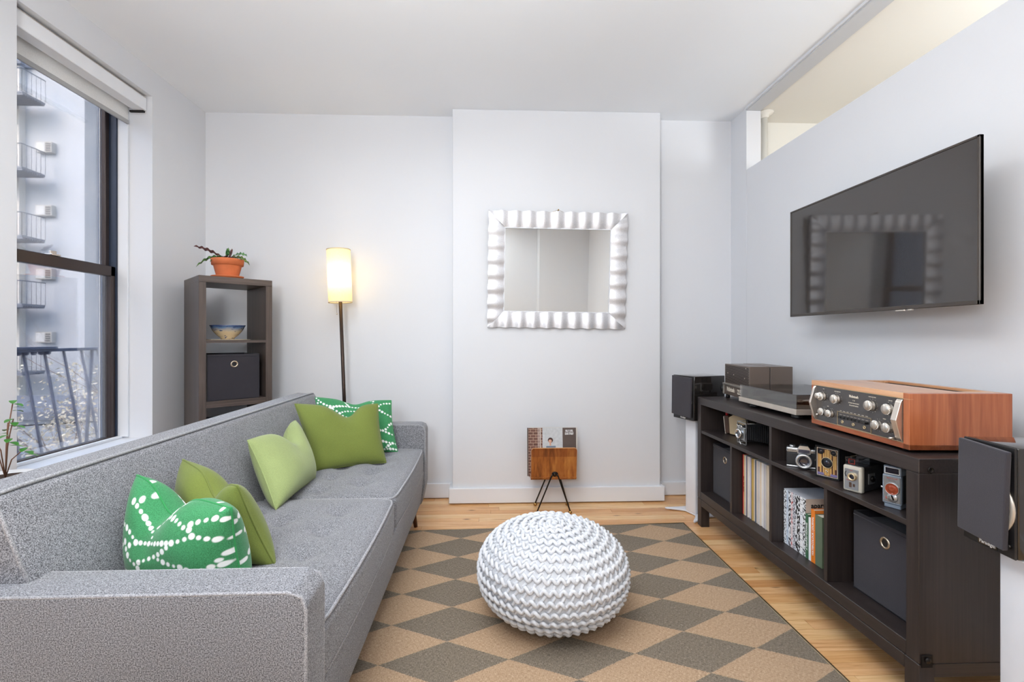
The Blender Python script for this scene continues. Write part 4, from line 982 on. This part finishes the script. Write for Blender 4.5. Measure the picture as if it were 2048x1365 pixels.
# ---------------------------------------------------------------- amplifier with tube cage
am = thing('amplifier', 'vintage tube amplifier with perforated brown cage at the far end of the console', 'amplifier', (1.425, 2.822, CT), A90 + radians(-4.5))
m_cage = plain('taupe_enamel', (100, 88, 80), .3, var=.04); m_caged = plain('taupe_dark', (54, 47, 43), .45)
aW = .330
B().box(0, aW, 0, .26, .022, .082, .002, 1).make('chassis', m_cage, am)
b = B(); b.box(-.001, aW + .001, -.004, .26, .078, .088, .001, 1); b.box(-.003, .012, -.003, .02, .022, .082, .001, 1); b.box(aW - .012, aW + .003, -.003, .02, .022, .082, .001, 1); b.make('chrome_trim', m_alu, am)
text('McIntosh', .034, m_txt, am, (.105, -.0008, .056), bold=.0014, sx=.80); text('225', .038, m_txt, am, (.215, -.0008, .052), bold=.0008, sx=.8)
for x in (.02, aW - .02):
    for y in (.02, .24): B().cyl((x, y, 0), (x, y, .022), .012, .011, 16).make('foot', m_black, am)
b = B(); b.lathe([(.0, 0), (.016, 0), (.020, .006), (.020, .018), (0, .02)], 20, Matrix.Translation((-.003, .012, .052)) @ Matrix.Rotation(-pi / 2, 4, 'Y')); b.make('side_knob', m_black, am)
cg = B(); cg.box(.006, aW - .006, .008, .112, .088, .203, .0015, 1); co = cg.make('tube_cage', m_cage, am)
lv = B(); lh = B()
for j in range(15):
    for i in range(30):
        x = .014 + i * .0118 + (j % 2) * .005
        if x + .009 < aW - .012: lv.box(x, x + .0085, .0068, .0082, .096 + j * .0068, .0992 + j * .0068)
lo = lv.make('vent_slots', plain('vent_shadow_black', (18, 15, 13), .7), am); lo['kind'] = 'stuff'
B().box(.004, aW - .004, .116, .232, .088, .204, .0015, 1).make('transformer_cover', m_cage, am)
B().box(.006, aW - .006, .111, .117, .088, .198).make('gap', m_caged, am)
b = B(); [b.box(aW - .007, aW - .0035, y0, y1, .088, .106) for y0, y1 in ((.01, .11), (.118, .23))]; b.make('lower_band', m_caged, am)
b = B(); [b.sphere((x, .0065, z), .0035, 10, (1, .4, 1)) for x, z in ((.05, .15), (.13, .145), (.265, .135), (.28, .19))]; b.make('screw', m_alu, am)

# ---------------------------------------------------------------- preamplifier in a walnut case
pa = thing('preamplifier', 'walnut cased preamplifier with silver knobs at the near end of the console', 'preamplifier', (1.332, 1.905, CT), radians(-92.4))
pW, pD, z0, pH = .476, .320, .010, .186
m_panel = plain('dark_glass_panel', (62, 58, 57), .22, var=.03, coat=.4); m_gold = plain('gold_trim', (206, 186, 148), .3, .7)
cs = B()
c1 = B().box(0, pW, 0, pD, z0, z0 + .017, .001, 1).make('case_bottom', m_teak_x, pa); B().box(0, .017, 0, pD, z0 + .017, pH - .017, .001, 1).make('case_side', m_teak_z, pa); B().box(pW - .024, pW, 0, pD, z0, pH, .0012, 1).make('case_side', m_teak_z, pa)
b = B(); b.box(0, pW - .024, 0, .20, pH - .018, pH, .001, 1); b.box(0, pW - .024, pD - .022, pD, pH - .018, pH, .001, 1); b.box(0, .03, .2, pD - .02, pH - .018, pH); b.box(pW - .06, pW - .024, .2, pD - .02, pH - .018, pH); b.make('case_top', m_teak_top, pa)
b = B(); b.box(.03, pW - .06, .2, pD - .022, pH - .016, pH - .012); [b.box(.03, pW - .06, .206 + q * .012, .211 + q * .012, pH - .012, pH - .008) for q in range(9)]; b.make('vent_grille', plain('dark_vent', (50, 36, 28), .6), pa)
B().box(.017, pW - .024, pD - .03, pD - .026, z0 + .017, pH - .018).make('rear_panel', m_black, pa)
b = B(); b.box(.0, pW, -.0008, .012, pH - .0185, pH - .0175); b.make('case_edge', m_gold, pa)
B().box(.017, pW - .024, .003, .010, z0 + .017, pH - .018).make('face_panel', m_panel, pa)
b = B(); b.box(.018, pW - .025, .001, .004, z0 + .018, z0 + .0195); b.box(.018, pW - .025, .001, .004, pH - .0195, pH - .0185); b.make('panel_trim', m_gold, pa)
def handle(x, w):
    zc = (z0 + pH) / 2; q = B(); q.prism([(-.000, z0 + .020), (-.006, z0 + .03), (-.022, zc), (-.006, pH - .03), (-.000, pH - .021), (.006, pH - .021), (.006, z0 + .020)], x, x + w, 'x', .0012, 1); ho = q.make('end_cap', m_alu, pa)
    s_ = B(); [s_.sphere((x + w * .8, -.001, z), .0028, 10) for z in (z0 + .027, pH - .028)]; s_.make('screw', m_brass, ho)
handle(.016, .011); handle(pW - .048, .022)
def knob(x, z, r, L=.021):
    M = Matrix.Translation((x, .003, z)) @ Matrix.Rotation(pi / 2, 4, 'X')
    ko = B().lathe([(0, 0), (r * 1.02, 0), (r * 1.02, .006), (r * .96, .007), (r * .94, L - .002), (r * .88, L), (0, L - .001)], 36, M).make('knob', m_alu, pa)
    b = B()
    for q in range(30):
        a = 2 * pi * q / 30; b.tube([M @ Vector((r * cos(a), r * sin(a), .007)), M @ Vector((r * .97 * cos(a), r * .97 * sin(a), L - .003))], .0008, 4)
    b.make('knurling', m_chrome, ko)
    b = B()
    for q in range(11):
        a = radians(-50 + q * 28); b.box(-.0002, .0002, -.0003, .0003, r * 1.28, r * 1.42, M=Matrix.Translation((x, .0026, z)) @ Matrix.Rotation(a, 4, 'Y'))
    b.make('dial_marks', m_txt, pa)
for x, z, r in ((.072, .128, .0155), (.150, .127, .0165), (.322, .127, .0170), (.400, .126, .0175), (.076, .068, .0135), (.118, .067, .0135), (.352, .066, .0150), (.398, .065, .0155)): knob(x, z, r)
knob(.067, .130, .0105, .029)
text('McIntosh', .013, m_txt, pa, (.235, .0022, .146), bold=.0004, sx=.95); text('C 26', .006, m_txt, pa, (.235, .0022, .132)); text('STEREOPHONIC', .0055, m_txt, pa, (.235, .0022, .122), sx=1.35); text('PREAMPLIFIER', .0055, m_txt, pa, (.235, .0022, .113), sx=1.35)
for s_, x, z in (('VOLUME', .400, .154), ('MODE SELECTOR', .322, .156), ('INPUT SELECTOR', .150, .155), ('TAPE', .072, .157), ('TREBLE', .375, .090), ('BASS', .097, .092)): text(s_, .0042, m_txt, pa, (x, .0022, z))
b = B(); bx0, bx1, bz0, bz1 = .150, .318, .030, .082
for x0, x1, a, c in ((bx0, bx1, bz0, bz0 + .0012), (bx0, bx1, bz1 - .0012, bz1), (bx0, bx0 + .0012, bz0, bz1), (bx1 - .0012, bx1, bz0, bz1)): b.box(x0, x1, .0012, .003, a, c)
b.make('button_border', m_gold, pa)
for q in range(8):
    x = .162 + q * .0185; bo = B().box(x, x + .014, -.006 if q < 7 else -.012, .003, .058, .066, .001, 1).make('push_button', m_black, pa)
b = B(); [b.box(.162 + q * .0185, .174 + q * .0185, .0023, .003, .0705, .0712) for q in range(8)]; [b.box(.162 + q * .0185, .172 + q * .0185, .0023, .003, .085, .0862) for q in range(8)]; b.make('button_marks', m_txt, pa)
for x in (.176, .232, .286):
    B().lathe([(.0028, 0), (.003, .002), (.0058, .002), (.0062, 0)], 20, Matrix.Translation((x, .003, .045)) @ Matrix.Rotation(pi / 2, 4, 'X')).make('jack_socket', m_gold, pa)
b = B(); b.cyl((.420, .003, .036), (.420, -.018, .036), .0028, .0036, 12); b.make('toggle_switch', m_alu, pa); b = B(); b.cyl((.045, .003, .052), (.045, -.010, .052), .0034, n=12); b.make('toggle_switch', m_alu, pa)
for x in (.04, pW - .04):
    for y in (.03, pD - .03): B().cyl((x, y, 0), (x, y, z0 + .001), .014, .014, 18).make('foot', m_black, pa)

# ---------------------------------------------------------------- loudspeakers and their stands
def speaker(label, loc, rz, w=.166):
    r = thing('loudspeaker', label, 'loudspeaker', loc, rz); d, h = .245, .275
    B().box(-w / 2, w / 2, 0, d, 0, h, .004, 3).make('cabinet', m_gloss, r)
    B().box(-w / 2 + .0, w / 2 - .0, -.006, 0, .0, h, .002, 1).make('baffle', m_black, r)
    B().prism([(-w / 2 + .002, .026), (w / 2 - .012, .018), (w / 2 - .002, h - .010), (-w / 2 + .006, h - .002)], -.024, -.011, 'y', .003, 2).make('grille', m_grille, r)
    M = Matrix.Translation((0, -.006, .118)) @ Matrix.Rotation(pi / 2, 4, 'X')
    wf = B().lathe([(.064, 0), (.076, 0), (.077, .004), (.066, .006), (.062, .002)], 40, M).make('woofer_ring', plain('silver_driver_ring', (206, 198, 186), .3, .6), r)
    B().lathe([(.062, .003), (.03, -.003), (.018, -.003), (0, .002)], 32, M).make('woofer_cone', m_blackm, wf)
    b = B(); [b.cyl((x, -.006, z), (x, -.012, z), .004, n=10) for x in (-.062, .062) for z in (.03, .25)]; b.make('grille_peg', m_black, r)
    text('Paradigm', .0125, m_txtw, r, (0, -.0075, .011), bold=.0003)
    B().box(-.027, .027, -.0072, -.006, .004, .018).make('badge', m_gloss, r)
    return r
def stand(label, loc, rz, h):
    r = thing('speaker_stand', label, 'stand', loc, rz)
    P = []
    B().box(-.045, .045, .03, .13, .012, h - .006, .008, 3).make('column', m_whitem, r)
    B().box(-.06, .06, .0, .16, h - .006, h, .002, 1).make('top_plate', m_whitem, r)
    poly = [(-.045, .03), (-.075, .0), (-.12, -.055), (-.135, -.06), (-.128, -.03), (-.11, .03), (-.10, .1), (-.13, .2), (-.12, .215), (-.06, .16), (0, .15), (.06, .16), (.12, .215), (.13, .2), (.10, .1), (.11, .03), (.128, -.03), (.135, -.06), (.12, -.055), (.075, .0), (.045, .03)]
    B().prism(poly, .004, .014, 'z', .002, 1).make('base', m_whitem, r)
    b = B(); [b.cyl((x, y, 0), (x, y, .006), .006, n=10) for x, y in ((-.12, -.04), (.12, -.04), (-.115, .19), (.115, .19))]; b.make('spike', m_alu, r)
    return r
stand('white speaker stand beyond the far end of the console', (1.275, 3.0, 0), radians(-71), .622); speaker('black bookshelf speaker on the stand beyond the far end of the console', (1.243, 2.962, .6225), radians(-71), .18)
stand('white speaker stand before the near end of the console', (1.315, 1.165, 0), radians(-97), .592); speaker('black bookshelf speaker on the stand before the near end of the console', (1.306, 1.186, .5925), radians(-98), .148)
sc_ = B().tube([(1.42, 3.0, .006), (1.44, 2.93, .006), (1.50, 2.9, .006), (1.6, 2.95, .006), (1.7, 3.1, .05)], .0035, 6).make('speaker_cable', m_black); tag(sc_, 'black speaker cable behind the far console leg', 'cable')

# ---------------------------------------------------------------- cameras on the upper shelf
SZ = .5812
m_leather = plain('black_leatherette', (30, 30, 32), .55, bump=.4, bs=400); m_cream2 = plain('cream_enamel', (196, 190, 176), .35, var=.04); m_silv = plain('satin_silver', (190, 192, 194), .28, .85)
m_grey2 = plain('blue_grey_enamel', (136, 148, 162), .35, .3); m_brown = plain('brown_plastic', (84, 62, 50), .35)

# a: beige camera with red button
a = thing('instant_camera', 'beige and grey boxy vintage camera with a red shutter button', 'camera', (1.375, 2.70, SZ), radians(-68))
B().box(.0, .030, .0, .085, .004, .105, .004, 2, M=Matrix.Rotation(radians(-6), 4, 'Y')).make('front_plate', m_brown, a)
B().box(-.006, .0, .005, .08, .0, .10, .002, 1, M=Matrix.Rotation(radians(-8), 4, 'Y')).make('face_strip', m_txt, a)
B().prism([(.030, .004), (.125, .004), (.14, .10), (.10, .125), (.055, .118), (.022, .098)], .0, .09, 'y', .004, 2).make('body', plain('beige_plastic', (198, 176, 140), .4), a)
B().prism([(.088, .085), (.145, .085), (.14, .13), (.085, .138)], .006, .084, 'y', .004, 2).make('top_housing', plain('warm_grey_plastic', (122, 114, 108), .5), a)
b = B(); b.cyl((-.004, .02, .105), (-.008, .02, .126), .0075, .006, 14); b.make('shutter_button', plain('red_plastic', (210, 40, 48), .35), a)
b = B(); b.cyl((.045, .05, .118), (.04, .05, .150), .018, .016, 18); b.cyl((.06, .05, .135), (.09, .05, .14), .008, n=12); b.make('viewfinder', m_black, a)

# b: folding camera with bellows
f = thing('folding_camera', 'chrome fronted folding camera with black bellows on the upper shelf', 'camera', (1.325, 2.475, SZ), A90)
b = B()
for x0, x1, z0_, z1_ in ((0, .088, .112, .116), (0, .088, .002, .006), (0, .003, .002, .116), (.085, .088, .002, .116)): b.box(x0, x1, 0, .004, z0_, z1_)
b.box(.0, .088, .0, .004, .088, .091); b.box(.0, .088, .0, .004, .022, .025); b.make('strut_frame', m_silv, f)
B().box(.012, .076, -.004, .006, .024, .090, .003, 1).make('lens_board', m_silv, f)
M = Matrix.Translation((.044, -.004, .056)) @ Matrix.Rotation(pi / 2, 4, 'X')
B().lathe([(0, 0), (.028, 0), (.028, .014), (.024, .018), (.018, .018), (.016, .012), (0, .012)], 36, M).make('lens_ring', m_chrome, f)
B().lathe([(0, .013), (.0155, .013)], 24, M).make('lens', m_lens, f)
b = B(); b.box(.02, .05, -.012, .0, .088, .104, .003, 1); b.sphere((.06, -.008, .096), .007, 12); b.sphere((.03, -.014, .10), .004, 10); b.make('shutter_housing', m_chrome, f)
b = B(); b.tube([(.03, -.002, .024), (.036, -.006, .014), (.06, -.012, .004)], .003, 6); b.make('stand_arm', m_silv, f)
be = B(); NB = 11
for q in range(NB):
    y0_ = .008 + q * .0105; g = q / NB; e0 = .008 - .008 * g
    be.prism([(.010 - .01 * g, .030 - .022 * g), (.078 + .010 * g, .030 - .022 * g), (.078 + .010 * g, .092 + .016 * g), (.010 - .01 * g, .092 + .016 * g)], y0_, y0_ + .0035, 'y', .0015, 1)
    be.prism([(.014 - .01 * g, .034 - .022 * g), (.074 + .010 * g, .034 - .022 * g), (.074 + .010 * g, .088 + .016 * g), (.014 - .01 * g, .088 + .016 * g)], y0_ + .0035, y0_ + .0105, 'y')
be.make('bellows', m_leather, f)
b = B(); b.tube([(.002, .004, .114), (-.001, .07, .116), (-.002, .125, .110)], .0018, 6); b.tube([(.086, .004, .114), (.09, .125, .110)], .0018, 6); b.tube([(.002, .004, .004), (-.002, .125, .004)], .0018, 6); b.make('rail', m_silv, f)
B().box(-.03, .12, .125, .16, 0, .13, .006, 2).make('body', m_leather, f)

# c: slr
s = thing('film_camera', 'black and silver single lens reflex film camera on the upper shelf', 'camera', (1.295, 2.012, SZ), radians(-35))
B().box(0, .140, 0, .034, 0, .008, .003, 2).make('base_plate', m_silv, s); B().box(0, .140, .001, .033, .008, .062, .004, 2).make('body', m_leather, s); B().box(0, .140, 0, .034, .062, .084, .005, 3).make('top_plate', m_silv, s)
B().prism([(.040, .060), (.090, .060), (.090, .080), (.080, .097), (.050, .097), (.040, .080)], -.006, .03, 'y', .002, 1).make('prism_housing', m_silv, s); B().box(.044, .086, -.0075, -.0055, .066, .080).make('name_window', plain('dark_window', (64, 64, 80), .3), s)
M = Matrix.Translation((.065, 0, .036)) @ Matrix.Rotation(pi / 2, 4, 'X')
lo = B().lathe([(.027, 0), (.030, 0), (.030, .012), (.027, .013), (.027, .022), (.031, .023), (.031, .036), (.028, .038), (.021, .038), (.019, .030), (.012, .026), (.012, 0)], 44, M).make('lens', m_silv, s)
B().lathe([(.028, .0125), (.0285, .0225), (.0272, .0225)], 40, M).make('focus_ring', m_black, lo); B().lathe([(0, .029), (.012, .0285), (.0195, .031), (.021, .0385)], 36, M).make('front_element', m_lens, lo)
b = B(); b.cyl((.112, .017, .084), (.112, .017, .091), .010, n=24); b.cyl((.022, .017, .084), (.022, .017, .092), .011, n=24); b.cyl((.128, .012, .084), (.128, .012, .090), .004, n=12); b.make('dial', m_silv, s)
b = B(); b.lathe([(.002, 0), (.0022, .002), (.0045, .002), (.0048, 0)], 16, Matrix.Translation((.108, .001, .04)) @ Matrix.Rotation(pi / 2, 4, 'X')); b.cyl((.122, 0, .022), (.122, -.012, .022), .005, n=14); b.make('flash_socket', m_alu, s)
text('KOWA', .008, m_txtk, s, (.020, -.0004, .072), sx=1.3); text('ZENIT', .006, m_txtk, s, (.114, -.0004, .072)) if False else None

# d: art deco box camera
d_ = thing('box_camera', 'black box camera with a gold and white geometric front plate', 'camera', (1.322, 1.868, SZ), radians(-62))
dw, dh, dd = .088, .126, .10
B().box(0, dw, .003, dd, 0, dh, .004, 2).make('body', m_leather, d_)
b = B()
for x0, x1, za, zb in ((0, dw, 0, .004), (0, dw, dh - .004, dh), (0, .004, 0, dh), (dw - .004, dw, 0, dh)): b.box(x0, x1, -.001, .006, za, zb, .001, 1)
b.make('edge_frame', m_black, d_)
B().box(.007, dw - .007, .0005, .004, .008, dh - .010).make('face_plate', plain('dark_face_print', (92, 58, 40), .4), d_)
gd = plain('gold_face_print', (218, 172, 104), .35, .3); b = B()
for x, za, zb in ((.0135, .04, .092), (.020, .02, .098), (.031, .012, .100), (.038, .012, .112), (.044, .006, .116), (.050, .012, .112), (.057, .012, .100), (.068, .02, .098), (.0745, .04, .092)): b.box(x - .0026, x + .0026, -.0003, .001, max(za, .01), min(zb, dh - .012))
b.make('face_stripes', gd, d_)
b = B()
for x0, x1, za, zb in ((.006, dw - .006, .007, .0085), (.006, dw - .006, dh - .0105, dh - .009), (.006, .0075, .007, dh - .009), (dw - .0075, dw - .006, .007, dh - .009)): b.box(x0, x1, -.0006, .001, za, zb)
b.make('face_border', m_txt, d_)
b = B(); b.box(.009, .032, -.0004, .001, .011, .020); b.box(.056, .079, -.0004, .001, .011, .020); b.make('name_plates', plain('mauve_print', (120, 112, 156), .4), d_)
def lensring(x, z, r, par, y=0.0, mt=m_black, rim=m_gold):
    M = Matrix.Translation((x, y, z)) @ Matrix.Rotation(pi / 2, 4, 'X')
    o = B().lathe([(r, 0), (r * 1.06, .002), (r, .004), (r * .94, .003)], 32, M).make('lens_rim', rim, par)
    B().lathe([(0, .0005), (r * .5, .0008), (r * .95, .0025), (r * .95, 0)], 32, M).make('lens_well', mt, o); B().lathe([(0, .0035), (r * .28, .0028), (r * .45, .001)], 24, M).make('lens', m_lens, o)
lensring(dw / 2, .062, .021, d_); lensring(.021, dh - .022, .011, d_, rim=m_black); lensring(dw - .020, dh - .022, .011, d_, rim=m_gold)
b = B(); b.tube([(.03, .05, dh), (.03, .05, dh + .006), (.06, .05, dh + .006), (.06, .05, dh)], .003, 6); b.make('carry_handle', m_leather, d_); b = B(); b.sphere((dw / 2 - .002, -.002, .030), .0028, 10); b.sphere((dw / 2 + .002, -.002, .026), .0028, 10); b.make('screw', m_chrome, d_)

# e: cream movie camera with flip up finder
e = thing('movie_camera', 'cream and black home movie camera with a clear flip up finder', 'camera', (1.303, 1.695, SZ), radians(-66))
ew, eh, ed = .062, .094, .135
B().box(0, ew, 0, .022, 0, eh, .006, 3).make('front_housing', m_cream2, e); B().box(.002, ew - .002, .020, ed, .002, eh - .002, .004, 2).make('body', m_leather, e)
b = B(); b.box(.006, ew - .010, -.0012, .002, .008, eh - .012, .001, 1); b.make('face_plate', m_silv, e)
M = Matrix.Translation((.034, -.001, .056)) @ Matrix.Rotation(pi / 2, 4, 'X')
lo = B().lathe([(.0135, 0), (.0145, .004), (.0135, .010), (.010, .012), (.0085, .006), (0, .004)], 32, M).make('lens_barrel', plain('pale_gold', (206, 186, 150), .3, .6), e); B().lathe([(0, .0055), (.0085, .0065)], 24, M).make('lens', m_lens, lo)
b = B(); b.box(.022, .030, -.003, .0, .016, .034, .001, 1); b.box(.034, .041, -.0018, .0, .020, .030); b.make('exposure_lever', m_brown, e)
b = B(); b.tube([(.012, -.0016, .072), (.008, -.0016, .062), (.012, -.0016, .052)], .0013, 5); b.make('arrow_mark', m_txtk, e)
text('Kodak', .004, m_red, e, (.028, -.0014, .077)); text('Brownie', .0062, m_red, e, (.024, -.0014, .041))
b = B(); b.box(.006, .050, .004, .0055, eh, eh + .030, .001, 1); b.box(.006, .050, .075, .0765, eh, eh + .028, .001, 1); b.box(.006, .0075, .0055, .075, eh + .022, eh + .026); b.box(.0485, .050, .0055, .075, eh + .022, eh + .026); b.make('flip_finder', m_plast, e)
b = B(); [b.box(x0, x1, .0032, .004, eh + za, eh + zb) for x0, x1, za, zb in ((.018, .038, .006, .007), (.018, .038, .022, .023), (.018, .019, .006, .023), (.037, .038, .006, .023))]; b.make('finder_frame', m_red, e)
b = B(); b.box(ew - .003, ew + .0006, .045, .085, .028, .066, .001, 1); so_ = b.make('side_plate', m_silv, e); b = B(); b.lathe([(0, 0), (.011, 0), (.010, .006), (.004, .007), (0, .007)], 24, Matrix.Translation((ew + .0006, .066, .047)) @ Matrix.Rotation(pi / 2, 4, 'Y')); b.make('winding_key', m_blackm, so_)

# f: slim movie camera
g = thing('movie_camera', 'slim grey movie camera with a red lens standing at the near end of the shelf', 'camera', (1.308, 1.524, SZ), radians(-63))
gw, gh, gd_ = .050, .108, .105
B().box(.002, gw - .002, .002, gd_, 0, .018, .002, 1).make('foot_block', m_grey2, g); B().box(0, gw, 0, gd_, .016, gh, .003, 2).make('body', m_leather, g)
B().box(-.001, gw + .001, -.002, .012, .014, gh, .003, 2).make('front_housing', m_grey2, g)
B().box(.003, gw - .001, -.0035, -.001, .020, gh - .004, .001, 1).make('face_plate', m_silv, g)
b = B(); b.box(.002, gw + .001, -.002, .05, gh, gh + .030, .003, 2); fo = b.make('viewfinder', m_grey2, g); B().box(.006, gw - .003, -.0035, 0, gh + .004, gh + .026, .001, 1).make('finder_border', m_txtw, fo); B().box(.008, gw - .005, -.0045, 0, gh + .006, gh + .024, .001, 1).make('finder_window', m_lens, fo)
M = Matrix.Translation((.027, -.003, .064)) @ Matrix.Rotation(pi / 2, 4, 'X')
lo = B().lathe([(.019, 0), (.0205, .002), (.0195, .005), (.018, .004)], 40, M).make('lens_ring', m_silv, g); B().lathe([(.0182, .004), (.011, .001), (.010, .003), (.004, .001), (0, .001)], 36, M).make('lens', plain('copper_red_lens', (160, 74, 48), .25, .4), lo)
M = Matrix.Translation((.028, -.0035, .036)) @ Matrix.Rotation(pi / 2, 4, 'X')
do = B().lathe([(0, 0), (.015, 0), (.014, .002), (0, .002)], 32, M).make('exposure_dial', m_silv, g); B().box(-.0025, .0025, -.0065, -.004, -.010, .010, .001, 1, M=Matrix.Translation((.028, 0, .038)) @ Matrix.Rotation(radians(-20), 4, 'Y')).make('dial_pointer', m_blackm, do)
text('Bell & Howell', .0052, m_red, g, (.027, -.0037, .098)); text('Two Fifty', .0052, m_txtg, g, (.027, -.0037, .0905))
b = B(); [b.sphere((x, -.0035, z), .0018, 8, (1, .3, 1)) for x, z in ((.010, .034), (.011, .030), (.018, .026), (.021, .028))]; b.make('sun_marks', m_red, g)
b = B(); b.cyl((-.001, .006, .062), (-.007, .006, .062), .004, n=12); b.make('release_button', m_chrome, g)
